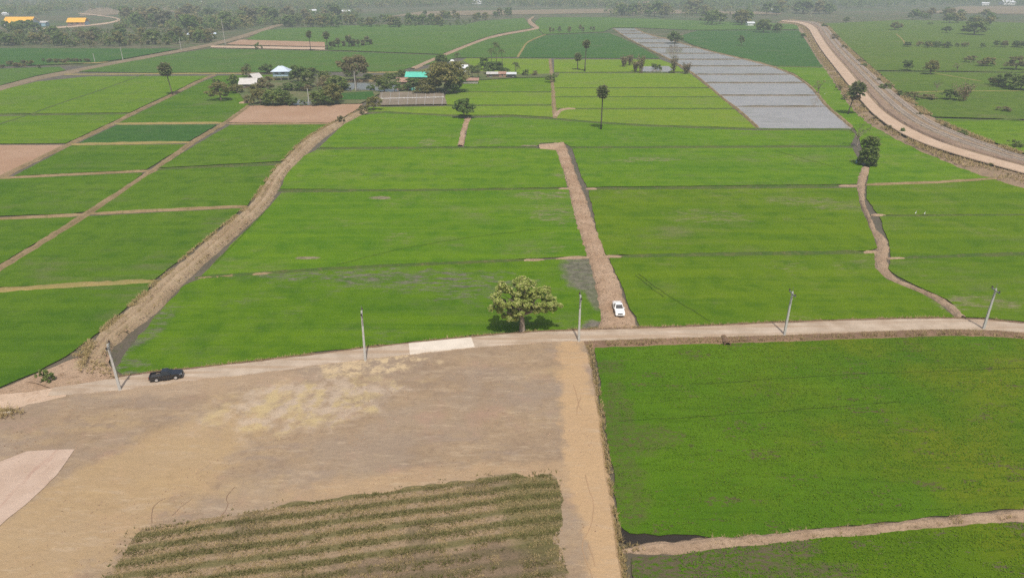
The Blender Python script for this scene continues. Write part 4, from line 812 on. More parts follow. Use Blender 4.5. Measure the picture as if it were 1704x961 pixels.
# palms
def fan_palm(h, cr, nleaf, seed, trunk_r=.2, lean=0, dead=8):
    rg = random.Random(seed); mb = MB()
    mb.tube([(0, 0, -.1), (lean*.1, 0, h*.2), (lean*.45, 0, h*.6), (lean, 0, h)], [trunk_r*1.5, trunk_r*1.05, trunk_r*.85, trunk_r*.9], 8)
    tm = mesh('trunk', mb.v, mb.f, True)
    def leaves(n, zlo, zhi, rad, droop):
        m2 = MB()
        for i in range(n):
            az = i*2.399+rg.uniform(-.3, .3); el = zlo+(zhi-zlo)*rg.random(); d = Vector((math.cos(az)*math.cos(el), math.sin(az)*math.cos(el), math.sin(el)))
            base = Vector((lean, 0, h)); st = base+d*cr*.45; m2.tube([base, st], [.05, .03], 4, False)
            side = d.cross(Vector((0, 0, 1))).normalized(); up = side.cross(d).normalized(); v = [st]; f = []; k = 13
            for j in range(k):
                a = (j/(k-1)-.5)*math.radians(250); rr = rad*(1 if j % 2 == 0 else .72)*rg.uniform(.9, 1.08)
                v.append(st+(d*math.cos(a)+side*math.sin(a))*rr+up*(.12*rad*(1 if j % 2 else -1))-Vector((0, 0, droop*rad*abs(math.sin(a*.5)))))
            for j in range(1, k): f.append((0, j, j+1))
            m2.add(v, f)
        return mesh('crown', m2.v, m2.f)
    return tm, leaves(nleaf, -.5, 1.35, cr*.58, .35), leaves(dead, -1.3, -.6, cr*.5, .5)
def coconut(h, cr, n, seed, lean=.8):
    rg = random.Random(seed); mb = MB(); mb.tube([(0, 0, -.1), (lean*.1, 0, h*.25), (lean*.5, 0, h*.65), (lean, 0, h)], [.28, .18, .15, .15], 7); tm = mesh('trunk', mb.v, mb.f, True)
    m2 = MB()
    for i in range(n):
        az = i*2.399; el = rg.uniform(-.1, 1.2); pts = []; base = Vector((lean, 0, h)); d = Vector((math.cos(az), math.sin(az), 0)); side = Vector((-d.y, d.x, 0)); L = cr*rg.uniform(.85, 1.1)
        for j in range(7):
            t = j/6; pts.append(base+d*(L*t*math.cos(el)*(1-.12*t))+Vector((0, 0, L*(t*math.sin(el)-.75*t*t))))
        v = []; f = []
        for j in range(6):
            a, b = pts[j], pts[j+1]; w = cr*.34*(1-.6*abs(j/5-.4))
            for sd in (-1, 1):
                for q in (0, .5):
                    s0 = a.lerp(b, q); s1 = a.lerp(b, q+.42); o_ = len(v); v += [s0, s1, s1.lerp(b, .5)+side*sd*w+Vector((0, 0, -w*.55))]; f.append((o_, o_+1, o_+2))
        m2.add(v, f); m2.tube(pts, [.05, .045, .04, .035, .03, .02, .01], 3, False)
    return tm, mesh('crown', m2.v, m2.f)
def put(name, x, yb, label, cat, parts, z=0, rz=0, sc=1, group=None):
    o = empty(name, P(x, yb, z), rz, (sc, sc, sc)); tag(o, label, cat, group)
    for nm, me, mt in parts: link(nm, me, M[mt], o)
    return o
for x, yb, yt, cw, lab, sd, tm_, lean in [(1000, 215, 142, 19, 'tall dark fan palm alone in front of the yellow green fields', 1, 'bark_dark', 0), (287, 158, 104, 20, 'tall fan palm alone on the diagonal bund at upper left', 2, 'bark', -1.2),
        (973, 119, 66, 12, 'taller of the two fan palms in the yellow green field', 3, 'bark_dark', .4), (961, 116, 88, 12, 'shorter of the two fan palms in the yellow green field', 4, 'bark', 0), (1411, 190, 136, 26, 'dark leaning fan palm in front of the haul road', 5, 'bark_dark', 1.8),
        (517, 84, 51, 10, 'slim fan palm standing alone behind the village', 6, 'bark_dark', 0), (545, 82, 52, 11, 'fan palm at the left end of the far palm clump', 7, 'bark_dark', 0)]:
    h = height_of(yb, yt); cr = cw/scale_at(yb)*.66; a, b, c = fan_palm(h-cr*.85, cr, 34, sd, .24 if yb > 140 else .3, lean)
    put('fan_palm', x, yb, lab, 'palm', [('trunk', a, tm_), ('crown', b, 'l_palm'), ('dead_leaves', c, 'l_dead')])
PG = 'palms of the far clump'
sa = fan_palm(4.5, 2.6, 22, 31, .3); sb = fan_palm(2.5, 2.8, 22, 33, .3)
for me in sa+sb: pass
for me, mt in zip(sa+sb, ['bark_dark', 'l_palm', 'l_dead']*2): me.materials.append(M[mt])
for i, (x, yb, s_) in enumerate([(556, 78, 1), (563, 79, 1.1), (572, 77, .9), (581, 78, 1.4), (588, 77, 1.2), (596, 78, .9), (604, 76, 1.), (611, 75, 1.1), (617, 74, .9), (551, 81, .8)]):
    o = empty('fan_palm', P(x, yb), i*1.3, (s_, s_, s_)); tag(o, f'{["leftmost", "second", "third", "fourth", "fifth", "sixth", "seventh", "eighth", "ninth", "rightmost"][[551, 556, 563, 572, 581, 588, 596, 604, 611, 617].index(x)]} low palm in the far palm row behind the village', 'palm', PG)
    for nm, me in zip(('trunk', 'crown', 'dead_leaves'), sa if i % 2 else sb): link(nm, me, None, o)
for x, yb, yt, cw, lab, sd in [(826, 105, 69, 20, 'tallest coconut palm of the village group', 1), (818, 108, 80, 18, 'coconut palm left of the tallest one', 2), (836, 108, 81, 18, 'coconut palm right of the tallest one', 3), (762, 106, 87, 15, 'coconut palm by the small white roof', 4), (858, 122, 103, 18, 'coconut palm right of the low sheds', 5),
                               (786, 130, 108, 18, 'palm left of the pale sheds', 6), (796, 131, 107, 18, 'palm in front of the dark round village tree', 7), (414, 130, 105, 14, 'palm behind the grey roofed house', 8), (780, 126, 110, 14, 'palm by the white walled house', 9), (664, 150, 130, 14, 'palm beside the village pond', 10)]:
    h = height_of(yb, yt); cr = cw/scale_at(yb)*.55; a, b = coconut(h-cr*.3, cr, 17, sd, R.uniform(-.8, .8)); put('coconut_palm', x, yb, lab, 'palm', [('trunk', a, 'bark'), ('crown', b, 'l_coco')], rz=sd)
def bamboo(h, w, n, seed, lf=60):
    rg = random.Random(seed); mb = MB(); cs = []
    for i in range(n):
        a = rg.uniform(0, 6.28); r = rg.uniform(0, w*.22); x0, y0 = math.cos(a)*r, math.sin(a)*r; k = rg.uniform(.75, 1.05); o_ = rg.uniform(.1, .5)*w
        pts = [(x0+math.cos(a)*o_*t*t, y0+math.sin(a)*o_*t*t, -.05+h*k*t*(1-.12*t)) for t in (0, .3, .6, .85, 1)]
        mb.tube(pts, [.07, .06, .05, .03, .01], 4, False)
        for t in (.35, .5, .65, .8, .95): cs += [(x0+math.cos(a)*o_*t*t, y0+math.sin(a)*o_*t*t, h*k*t*(1-.12*t), .09*w+.25)]
    cs = np.array(cs); return mesh('stems', mb.v, mb.f), crown('leaves', cs, max(4, lf//8), .3, M['l_bamboo'], 1.6, .1)
for x, yb, yt, w, lab in [(1038, 111, 91, 13, 'leftmost dry reed clump by the pond'), (1048, 109, 90, 11, 'second dry reed clump from the left by the pond'), (1066, 121, 88, 14, 'tall pinkish dry bamboo clump at the left end of the pond'), (1057, 119, 100, 12, 'short dry reed clump left of the tall pinkish one'),
                          (1120, 122, 90, 15, 'dry bamboo clump at the right end of the pond'), (1141, 123, 103, 16, 'dry reed clump against the flooded paddies'), (1602, 168, 136, 34, 'large straw coloured bamboo clump beyond the railway')]:
    h = height_of(yb, yt); w_ = w/scale_at(yb); a, b = bamboo(h, w_, 22, int(x)); put('bamboo_clump', x, yb, lab, 'bamboo', [('stems', a, 'l_bamboo'), ('leaves', b, 'l_bamboo')])
plant('shrub', 1091, 116, 104, 18, 'bush0', 'green shrubs standing in the pond by the flooded paddies', 'shrub')

# tree belts
LOOK = {'far0': 'green', 'far1': 'dark green', 'far2': 'olive', 'farb0': 'brownish', 'farb1': 'olive brown', 'farb2': 'greyish'}
def belt(poly, n, keys, place, group, hm=(7, 13), wf=(.9, 1.35), seed=1, name=T):
    rg = random.Random(seed); xs = [q[0] for q in poly]; ys = [q[1] for q in poly]; k = 0; tries = 0; x0, x1 = min(xs), max(xs)
    while k < n and tries < n*60:
        tries += 1; x, y = rg.uniform(x0, x1), rg.uniform(min(ys), max(ys))
        if not inside(np.array([x]), np.array([y]), poly)[0]: continue
        key = rg.choice(keys); pr = PROTO[key]; h = rg.uniform(*hm); w = h*pr['w']/pr['h']*rg.uniform(*wf)
        third = ('left', 'middle', 'right')[min(2, int(3*(x-max(x0, 0))/(min(x1, 1704)-max(x0, 0))))] if x > 0 else 'left'
        ty = 'tree' if name == T else 'bush'; size = 'tall' if h > hm[0]+.6*(hm[1]-hm[0]) else 'low'
        fr = 'front' if y > .5*(min(ys)+max(ys)) else 'back'; size += ' broad' if w > 1.12*h*pr['w']/pr['h'] else ' slim'
        o = empty(name, P(x, y), rg.uniform(0, 6.28), (w/pr['w'], w/pr['w'], h/pr['h'])); tag(o, f'{size} {LOOK[key]} {ty}, {third} {fr} of {place}', 'tree' if name == T else 'shrub', group)
        link('trunk', pr['t'], None, o); link('crown', pr['c'], None, o); k += 1
def wood(name, poly, n, mats, label, hm=(4, 10), per=9, size=1.3, cat='woodland'):
    """a far-off growth that reads as one mass"""
    xs = [q[0] for q in poly]; ys = [q[1] for q in poly]; x = NR.uniform(min(xs), max(xs), n*3); y = NR.uniform(min(ys), max(ys), n*3); k = inside(x, y, poly)
    x, y = x[k][:n], y[k][:n]; o = None
    for j, mt in enumerate(mats):
        cs = []
        for a, b in list(zip(x, y))[j::len(mats)]:
            q = P(a, b); h = R.uniform(*hm); cs += [(q.x+R.uniform(-.3, .3)*h, q.y+R.uniform(-.3, .3)*h, h*f_, h*R.uniform(.3, .45)) for f_ in (.3, .5, .68)]
        nm = name if o is None else 'foliage'
        c_ = link(nm, crown(nm, np.array(cs), per, size, M[mt], .85), None, o); tag(c_, kind='stuff')
        if o is None: o = tag(c_, label, cat)
F_ALL = ['far0', 'far1', 'far2', 'farb0', 'farb1', 'farb2', 'far1', 'far0']; F_GREEN = ['far0', 'far1', 'far1', 'far2']; F_DRY = ['farb0', 'farb1', 'far0', 'far2', 'far1']
belt([(0, 76), (0, 62), (100, 58), (220, 56), (350, 58), (352, 72), (280, 76), (120, 78)], 62, F_DRY+['far1', 'far0'], 'the left fields tree belt', 'left tree belt', (6, 12.5), seed=1)
wood('scrub', [(-40, 75), (-40, 50), (100, 50), (220, 48), (360, 50), (360, 72), (280, 75), (120, 77)], 420, ['l_olive', 'l_mid', 'l_dark', 'l_brown'], 'olive scrub filling the tree belt behind the left fields', (2, 5.5), 13, .75, 'scrub')
belt([(0, 60), (75, 52), (75, 49), (0, 52)], 7, ['far1', 'far0'], 'the group before the yellow roof', 'trees by the large yellow roof', (10, 14), seed=2)
belt([(470, 46), (470, 40), (640, 36), (780, 38), (775, 44), (640, 46)], 40, F_GREEN, 'the belt behind the far green field', 'middle tree belt', (8, 14), seed=3)
belt([(200, 40), (210, 28), (360, 24), (460, 22), (600, 24), (560, 34), (440, 42), (340, 55), (260, 52)], 48, F_ALL, 'the wood above the left lane', 'upper left wood', (12, 20), seed=4)
wood('scrub', [(200, 48), (210, 22), (360, 18), (600, 18), (600, 32), (470, 42), (360, 52)], 700, ['l_mid', 'l_dark', 'l_olive'], 'undergrowth of the wood above the left lane', (4, 11), 12, 1.2, 'scrub')
wood('scrub', [(470, 45), (470, 38), (640, 35), (785, 36), (780, 44), (640, 45)], 130, ['l_mid', 'l_dark'], 'undergrowth of the belt behind the far green field', (2, 5), 12, .8, 'scrub')
belt([(1160, 42), (1165, 36), (1250, 36), (1252, 43)], 9, F_GREEN, 'the small grove above the flooded paddies', 'upper middle grove', (13, 19), seed=6)
belt([(1024, 26), (1030, 20), (1180, 20), (1180, 27), (1110, 30)], 16, F_GREEN+['farb1'], 'the grove behind the far green fields', 'far middle grove', (16, 23), seed=7)
belt([(1265, 26), (1290, 20), (1385, 20), (1385, 26)], 10, F_GREEN, 'the far grove left of the railway bend', 'far right grove', (16, 24), seed=8)
belt([(1510, 33), (1530, 24), (1640, 26), (1660, 46), (1600, 48), (1560, 36)], 20, F_DRY, 'the hazy far right group', 'hazy far right trees', (9, 16), seed=9)
belt([(1528, 80), (1528, 77), (1640, 78), (1640, 80)], 14, ['far1', 'farb1', 'far0'], 'the hedge beyond the railway', 'hedge beyond the railway', (3.5, 5.5), (1.0, 1.4), seed=10)
belt([(1645, 80), (1645, 77), (1704, 78), (1704, 80)], 8, ['far1', 'farb0'], 'the hedge line at the right edge', 'hedge at the right edge', (4.5, 6), (1, 1.4), seed=11)
belt([(0, 115), (0, 108), (65, 106), (66, 114)], 13, ['farb0', 'farb1', 'farb2'], 'the brown hedge left of the lane', 'brown bushes left of the lane', (2.2, 3.6), (1., 1.5), seed=12, name='shrub')
belt([(68, 106), (68, 102), (160, 102), (162, 105)], 20, ['farb0', 'farb2'], 'the thin dry hedge beside the lane', 'dry hedge by the lane', (1.8, 2.6), (1., 1.5), seed=13, name='shrub')
belt([(905, 56), (905, 52), (1000, 50), (1000, 54)], 9, ['farb0', 'farb2', 'far2'], 'the row behind the dark green field', 'trees behind the dark green field', (4, 7), (.6, .8), seed=14)
belt([(640, 34), (640, 27), (860, 25), (870, 30), (780, 36)], 14, F_GREEN, 'the group at the dirt lane end', 'trees at the end of the lane', (8, 13), seed=19)
wood('distant_wood', [(1000, 27), (1010, 16), (1180, 14), (1390, 14), (1390, 24), (1270, 24), (1180, 28)], 170, ['l_dark', 'l_mid', 'l_olive'], 'undergrowth of the far groves above the flooded paddies', (6, 15), 12, 1.4)
# woods on the horizon, each one hazy mass
wood('distant_wood', [(-60, 26), (-60, 2), (230, 2), (200, 14), (110, 20), (60, 26)], 420, ['l_dark', 'l_mid', 'l_olive'], 'hazy woodland behind the yellow roofs', (7, 16), 9, 1.6)
wood('distant_wood', [(190, 20), (190, 2), (580, 2), (580, 18), (360, 16)], 800, ['l_mid', 'l_dark', 'l_olive'], 'hazy woodland at the top left above the wood', (10, 20), 11, 1.7)
wood('distant_wood', [(560, 14), (560, 2), (1030, 1), (1030, 13), (800, 10)], 700, ['l_dark', 'l_mid', 'l_olive'], 'hazy woodland along the top middle', (11, 22), 12, 1.8)
wood('distant_wood', [(1010, 14), (1010, 2), (1780, 2), (1780, 9), (1560, 10), (1400, 15)], 900, ['l_dark', 'l_mid'], 'hazy woodland along the top right', (12, 25), 12, 1.8)
wood('distant_wood', [(-200, 3), (-200, -14), (1900, -14), (1900, 3)], 2200, ['l_dark'], 'the farthest hazy band of woodland', (9, 17), 6, 2.6)

# ------------------------------------------------------------------ poles
M['pole'] = plain('pole concrete', (.46, .45, .42), .85, var=.12, sc=3)
M['galv'] = plain('galvanised steel', (.35, .35, .35), .5, .6)
M['porcelain'] = plain('dark porcelain', (.05, .035, .03), .3)
def pole_parts(h):
    out = []; mb = MB(); mb.box(-.17, .17, -.14, .14, -.3, h, .06, .05); out.append(('shaft', mb.v, mb.f, 'pole', 0))
    mb = MB(); mb.box(-.07, .07, -1.1, 1.1, h-.4, h-.26); mb.tube([(.1, 0, h-.95), (.08, .5, h-.36)], .025, 5); mb.tube([(.1, 0, h-.95), (.08, -.5, h-.36)], .025, 5); out.append(('crossarm', mb.v, mb.f, 'galv', 0))
    for y in (-1.0, 1.0):
        mb = MB(); mb.tube([(0, y, h-.28), (0, y, h-.18), (0, y, h-.17), (0, y, h-.1), (0, y, h-.09), (0, y, h), (0, y, h+.04)], [.06, .06, .14, .12, .11, .08, .06], 8); out.append(('insulator', mb.v, mb.f, 'porcelain', 0))
    mb = MB(); mb.tube([(.0, .06, h-.2), (0, .06, h+.75)], .025, 5); out.append(('spike', mb.v, mb.f, 'galv', 0))
    return out
def pole(x, yb, yt, label, rz=0, z=.35, group='power poles along the concrete road', arm=True, lean=0):
    h = height_of(yb, yt)-z; o = empty('power_pole', P(x, yb, z), rz); tag(o, label, 'power pole', group); o.rotation_euler[1] = lean
    for nm, v, f, mt, _ in pole_parts(h):
        if arm or nm == 'shaft': link(nm, mesh(nm, v, f), M[mt], o)
for x, yb, yt, l, rz, ln in [(200, 649, 569, 'leaning concrete power pole near the black pickup', .35, 0), (608, 600, 514, 'concrete power pole beside the pale road panel', .15, .02), (963, 568, 488, 'concrete power pole at the right corner of the bare lot', .05, -.005), (1305, 557, 482, 'concrete power pole in the middle of the right road', .05, .01), (1636, 548, 477, 'rightmost concrete power pole on the road', -.1, 0)]:
    pole(x, yb, yt, l, rz, lean=ln)
for x, yb, yt, l in [(158, 103, 88, 'first small pole left of the lane'), (205, 101, 78, 'second small pole along the left lane'), (302, 84, 63, 'third small pole along the left lane'), (375, 74, 30, 'tall thin pole at the far bend of the lane'), (592, 151, 118, 'pale pole in front of the village pond'), (514, 170, 146, 'pale pole beside the front pond')]:
    pole(x, yb, yt, l, group='thin far poles', arm=False, z=.2)

# ------------------------------------------------------------------ pickups
M['white_paint'] = plain('white car paint', (.78, .78, .77), .25, spec=.5, var=.02, coat=.6); M['black_paint'] = plain('black car paint', (.016, .018, .022), .2, spec=.5, var=.1, coat=.8)
M['glass'] = plain('car glass', (.02, .024, .028), .08, spec=.6, var=.05); M['tyre'] = plain('tyre', (.02, .02, .02), .9); M['alloy'] = plain('alloy rim', (.6, .6, .6), .35, .5)
M['bedliner'] = plain('bed liner', (.045, .045, .047), .85); M['bed_grey'] = plain('grey bed', (.42, .43, .44), .7); M['lamp'] = plain('headlight', (.75, .77, .8), .1, spec=.6); M['lamp_red'] = plain('tail light', (.35, .02, .02), .2); M['trim'] = plain('dark trim', (.025, .025, .025), .6); M['plate'] = plain('plate', (.7, .7, .68), .5)
def pickup(loc, rz, label, paint, liner, sc=1.):
    o = empty('pickup_truck', loc, rz, (sc, sc, sc)); tag(o, label, 'pickup', 'pickups'); pm = M[paint]
    def arch(cx, r=.46, zc=.38, n=9): return [(cx+r*math.cos(math.pi-math.pi*i/(n-1)), zc+r*math.sin(math.pi*i/(n-1))) for i in range(n)]
    front = [(-.75, .36)]+[(.85, .36)]+arch(1.62)+[(2.35, .4), (2.62, .45), (2.66, .78), (2.5, .98), (2.0, 1.08), (1.15, 1.14), (-.75, 1.1)]
    mb = MB(); mb.prism(front, -.91, .91); body = mb.build('body', pm, o, False, .05)
    for s in (-1, 1):
        w = [(-2.62, .45), (-2.1, .4)]+arch(-1.5)+[(-.95, .38), (-.77, .38), (-.77, 1.12), (-2.62, 1.1)]
        MB().prism(w, s*.91-.04, s*.91+.02-.02).build('bed_side', pm, o, False, .01)
    MB().box(-2.6, -.76, -.86, .86, .62, .68).build('bed_floor', M[liner], o)
    tg = MB().box(-2.68, -2.6, -.88, .88, .5, 1.09).build('tailgate', pm, o, False, .015)
    MB().box(-2.74, -2.685, -.22, .22, .85, .93).build('handle', M['trim'], tg)
    # cab
    b = [(-.8, .88, 1.08), (1.12, .88, 1.1)]; t = [(-.58, .66, 1.76), (.3, .66, 1.77)]
    v = [(b[0][0], -b[0][1], b[0][2]), (b[1][0], -b[1][1], b[1][2]), (b[1][0], b[1][1], b[1][2]), (b[0][0], b[0][1], b[0][2]), (t[0][0], -t[0][1], t[0][2]), (t[1][0], -t[1][1], t[1][2]), (t[1][0], t[1][1], t[1][2]), (t[0][0], t[0][1], t[0][2])]
    mb = MB(); mb.add(v, [(3, 2, 1, 0), (4, 5, 6, 7), (0, 1, 5, 4), (1, 2, 6, 5), (2, 3, 7, 6), (3, 0, 4, 7)]); cab = mb.build('cab', pm, o, False, .06)
    def pane(name, q, out=.012):
        q = [Vector(p_) for p_ in q]; n = (q[1]-q[0]).cross(q[2]-q[0]).normalized(); n = n if n.dot(sum(q, Vector())/4-Vector((.1, 0, 1.3))) > 0 else -n
        mb = MB(); mb.add([p_-n*.02 for p_ in q]+[p_+n*out for p_ in q], [(0, 1, 2, 3), (4, 5, 6, 7), (0, 1, 5, 4), (1, 2, 6, 5), (2, 3, 7, 6), (3, 0, 4, 7)]); return mb.build(name, M['glass'], cab)
    def lerp(a, b_, k): return tuple(x+(y-x)*k for x, y in zip(a, b_))
    def face(i, j, k, l, u0, u1, v0, v1): f_ = lambda u, w: lerp(lerp(v[i], v[j], u), lerp(v[l], v[k], u), w); return [f_(u0, v0), f_(u1, v0), f_(u1, v1), f_(u0, v1)]
    pane('windshield', face(1, 2, 6, 5, .06, .94, .1, .92)); pane('rear_window', face(3, 0, 4, 7, .1, .9, .25, .88))
    for s, (i, j, k, l) in ((-1, (0, 1, 5, 4)), (1, (3, 2, 6, 7))):
        pane('side_window', face(i, j, k, l, .1, .43, .14, .86)); pane('side_window', face(i, j, k, l, .47, .84, .14, .86))
        m_ = MB().box(.78, .95, s*1.0-.1, s*1.0+.1, 1.1, 1.28).build('mirror', pm, o, False, .03)
        for cx in (-1.5, 1.62):
            w = MB().tube([(cx, s*.7, .38), (cx, s*.73, .38), (cx, s*.9, .38), (cx, s*.93, .38)], [.33, .38, .38, .33], 20).build('wheel', M['tyre'], o)
            MB().tube([(cx, s*.9, .38), (cx, s*.94, .38), (cx, s*.945, .38)], [.255, .25, .08], 14).build('rim', M['alloy'], w)
        MB().add([(2.3, s*.9, .86), (2.3, s*.9, 1.0), (2.55, s*.62, .98), (2.66, s*.55, .82), (2.58, s*.88, .8), (2.4, s*.925, .88)], [(0, 1, 5), (1, 2, 3, 4, 5), (0, 5, 4), (0, 4, 3, 2, 1)]).build('headlight', M['lamp'], o)
        MB().box(-2.7, -2.58, s*.83-.07, s*.83+.07, .8, 1.06).build('tail_light', M['lamp_red'], o)
        MB().box(-.2, -.05, s*.915-.015, s*.915+.02, .98, 1.02).build('handle', M['trim'], o); MB().box(-.62, .75, s*.93-.06, s*.93+.06, .33, .4).build('side_step', M['trim'], o)
    gr = MB().box(2.6, 2.685, -.5, .5, .66, .88).build('grille', M['trim'], o); MB().box(2.5, 2.74, -.86, .86, .4, .58).build('bumper', pm, o, False, .04); MB().box(2.745, 2.76, -.24, .24, .46, .56).build('number_plate', M['plate'], o)
    MB().box(-2.78, -2.66, -.8, .8, .42, .55).build('rear_bumper', M['trim'], o, False, .03)
    return o
d = P(1032.5, 527, .45)-P(1025.5, 503, .45)
pickup(P(1029, 518, .45), math.atan2(d.y, d.x), 'white pickup truck facing the road on the clay track', 'white_paint', 'bed_grey', .82)
d = P(305, 624, .53)-P(252, 631, .53)
pickup(P(278, 629, .53), math.atan2(d.y, d.x), 'black pickup truck driving along the concrete road', 'black_paint', 'bedliner', .77)

# ------------------------------------------------------------------ houses and sheds
for nm, c, r in (('w_white', (.72, .73, .74), .8), ('w_blue', (.42, .56, .68), .7), ('w_grey', (.34, .32, .3), .85), ('w_wood', (.16, .115, .08), .85), ('r_grey', (.5, .48, .46), .6), ('r_blue', (.5, .58, .68), .5), ('r_green', (.10, .47, .36), .45), ('r_tin', (.62, .64, .66), .4), ('r_rust', (.33, .2, .15), .7),
                 ('r_yellow', (.72, .40, .055), .6), ('r_red', (.55, .10, .09), .6), ('w_dark', (.05, .05, .055), .6), ('w_sky', (.33, .5, .6), .6), ('w_brick', (.33, .2, .15), .85)):
    M[nm] = plain(nm, c, r, var=.08, sc=.8)
def house(x, yb, w, d, h, rise, roof, wm, rm, label, wins=(), door=None, rz=0, over=.6, z=0., name='house', floor=0., ridge_x=True, posts=False, wallx=None):
    o = empty(name, P(x, yb, z), rz); tag(o, label, 'house' if name == 'house' else name.split('_')[-1])
    x0, x1, y0, y1 = -w/2, w/2, 0, d
    wl = MB().box(x0, x1, y0, y1, floor-.05 if not floor else floor, h)
    if roof == 'gable': wl.add([(x0, y0, h), (x0, y1, h), (x0, d/2, h+rise*.97), (x1, y0, h), (x1, y1, h), (x1, d/2, h+rise*.97)], [(0, 1, 2), (3, 5, 4)])
    wall = wl.build('wall', M[wm], o)
    if wallx: MB().box(x1+.01, x1+.06, y0+.2, y1-.2, .2, h).build('side_wall', M[wallx], o)
    if floor or posts:
        for px in (x0+.2, 0, x1-.2):
            for py in (y0+.2, y1-.2): MB().box(px-.12, px+.12, py-.12, py+.12, -.05, (floor or h)).build('post', M['w_grey'], o)
    X0, X1, Y0, Y1 = x0-over, x1+over, y0-over, y1+over; th = .14; e = h-rise*over/(d/2)+.05
    if roof == 'gable': v = [(X0, Y0, e), (X1, Y0, e), (X1, d/2, h+rise), (X0, d/2, h+rise), (X1, Y1, e), (X0, Y1, e)]; f = [(0, 1, 2, 3), (3, 2, 4, 5)]
    elif roof == 'hip': k = min(d/2+over, w/2-.3); v = [(X0, Y0, e), (X1, Y0, e), (X1-k, d/2, h+rise), (X0+k, d/2, h+rise), (X1, Y1, e), (X0, Y1, e)]; f = [(0, 1, 2, 3), (3, 2, 4, 5), (1, 4, 2), (5, 0, 3)]
    else: v = [(X0, Y0, h+.06), (X1, Y0, h+.06), (X1, Y1, h+rise+.06), (X0, Y1, h+rise+.06)]; f = [(0, 1, 2, 3)]
    me = mesh('roof', v, f); bm = bmesh.new(); bm.from_mesh(me); bmesh.ops.recalc_face_normals(bm, faces=bm.faces); bmesh.ops.solidify(bm, geom=bm.faces[:], thickness=th); bm.to_mesh(me); bm.free()
    rf = link('roof', me, M[rm], o)
    if roof == 'gable': MB().tube([(X0, d/2, h+rise+.05), (X1, d/2, h+rise+.05)], .16, 6).build('ridge_cap', M[rm], rf)
    for wx, wz, ww, wh in wins:
        wi = MB().box(wx-ww/2, wx+ww/2, -.06, .05, wz, wz+wh).build('window', M['w_dark'], o); MB().box(wx-ww/2-.1, wx+ww/2+.1, -.1, .02, wz-.12, wz-.01).build('sill', M['w_white'], wi)
    if door: MB().box(door-.5, door+.5, -.05, .05, max(0, floor), max(0, floor)+2.1).build('door', M['w_wood'], o)
    return o
house(413, 147, 8, 5.5, 2.4, 2.2, 'gable', 'w_wood', 'r_grey', 'old house with a pale grey roof and dark walls at the left of the village', [(-2, .9, 1, .9), (2, .9, 1, .9)], 0, .06, z=.3)
house(430, 137, 4.5, 5, 2.6, 1.8, 'gable', 'w_wood', 'r_grey', 'small pale roofed hut behind the grey roofed house', [(.9, 1, .8, .8)], -.8, .9, z=.3)
house(468, 134, 8, 7, 5.2, 2.0, 'hip', 'w_blue', 'r_blue', 'pale blue raised house with a hipped roof and two dark windows', [(-2, 3.4, 1.7, .9), (1.4, 3.4, 1.7, .9)], None, .12, 1., z=.3, floor=2.2)
house(697, 137, 13, 6, 3.2, 1.7, 'gable', 'w_wood', 'r_green', 'long house with a bright green roof in the village', [(-4, 1, 1.2, 1), (0, 1, 1.2, 1), (4, 1, 1.2, 1)], 2, -.06, .9, z=.3)
house(670, 141, 5, 4, 1.8, 1.4, 'gable', 'w_wood', 'r_rust', 'rusty roofed hut in front of the green roofed house', [(-1.2, .7, .7, .6)], .8, .2, z=.3)
house(753, 109, 3.2, 3.2, 2.2, 1.3, 'hip', 'w_white', 'r_tin', 'tiny white roofed shelter by the lane bend', [(0, .9, .8, .6)], None, .2, .4, z=.2)
house(768, 121, 7, 5, 2.8, 1.2, 'gable', 'w_white', 'r_tin', 'white walled house with a tin roof between palms', [(-2, 1, 1, .9), (1.8, 1, 1, .9)], .3, .1, z=.3)
house(783, 139, 8, 4, 1.5, .8, 'shed', 'w_grey', 'r_rust', 'low grey pen with a flat rusty roof at the field edge', [(-2, .5, 1, .5)], None, 0, .4, z=.2, name='animal_pen')
house(821, 129, 7, 4, 1.7, .7, 'shed', 'w_wood', 'r_grey', 'dark open shed with a thin tin roof left of the rusty one', [(-1.5, .5, 1.6, .8)], None, .03, .5, z=.2, name='open_shed', posts=True)
house(836, 129, 4, 3.4, 1.9, .9, 'shed', 'w_brick', 'r_rust', 'reddish rusty shed between two tin roofed sheds', [(0, .7, .8, .7)], None, 0, .3, z=.2, name='open_shed')
house(851, 129.5, 5, 4, 1.9, .6, 'shed', 'w_dark', 'r_tin', 'dark shed with a bright tin roof at the right end', [(1, .7, .8, .6)], None, 0, .4, z=.2, name='open_shed', posts=True)
ridge('earth_mound', [(575, 137), (592, 136), (610, 135.5), (626, 136)], 2.2, .9, M['bund'], .3, 7, .3)
ridge('earth_mound', [(398, 172), (412, 171), (424, 172)], 2.5, .9, M['clay'], .3, 8, .1)
house(30, 46, 30, 20, 5.5, 5.5, 'gable', 'w_white', 'r_yellow', 'large warehouse with a yellow roof at top left', [(-10, 2, 4, 2), (-3, 2, 4, 2), (5, 2, 4, 2)], 11, .12, .8, name='warehouse', wallx='w_sky')
house(127, 42.5, 20, 13, 4, 4.2, 'gable', 'w_brick', 'r_yellow', 'smaller warehouse with an orange yellow roof right of the large one', [(-5, 1.5, 3, 1.6), (2, 1.5, 3, 1.6)], 7, .1, .8, name='warehouse', wallx='w_sky')
house(66, 44, 14, 9, 4, 1.5, 'shed', 'w_sky', 'r_grey', 'pale blue annex beside the large yellow roof', [(0, 1.5, 3, 1.4)], None, .1, .5, name='annex_shed')
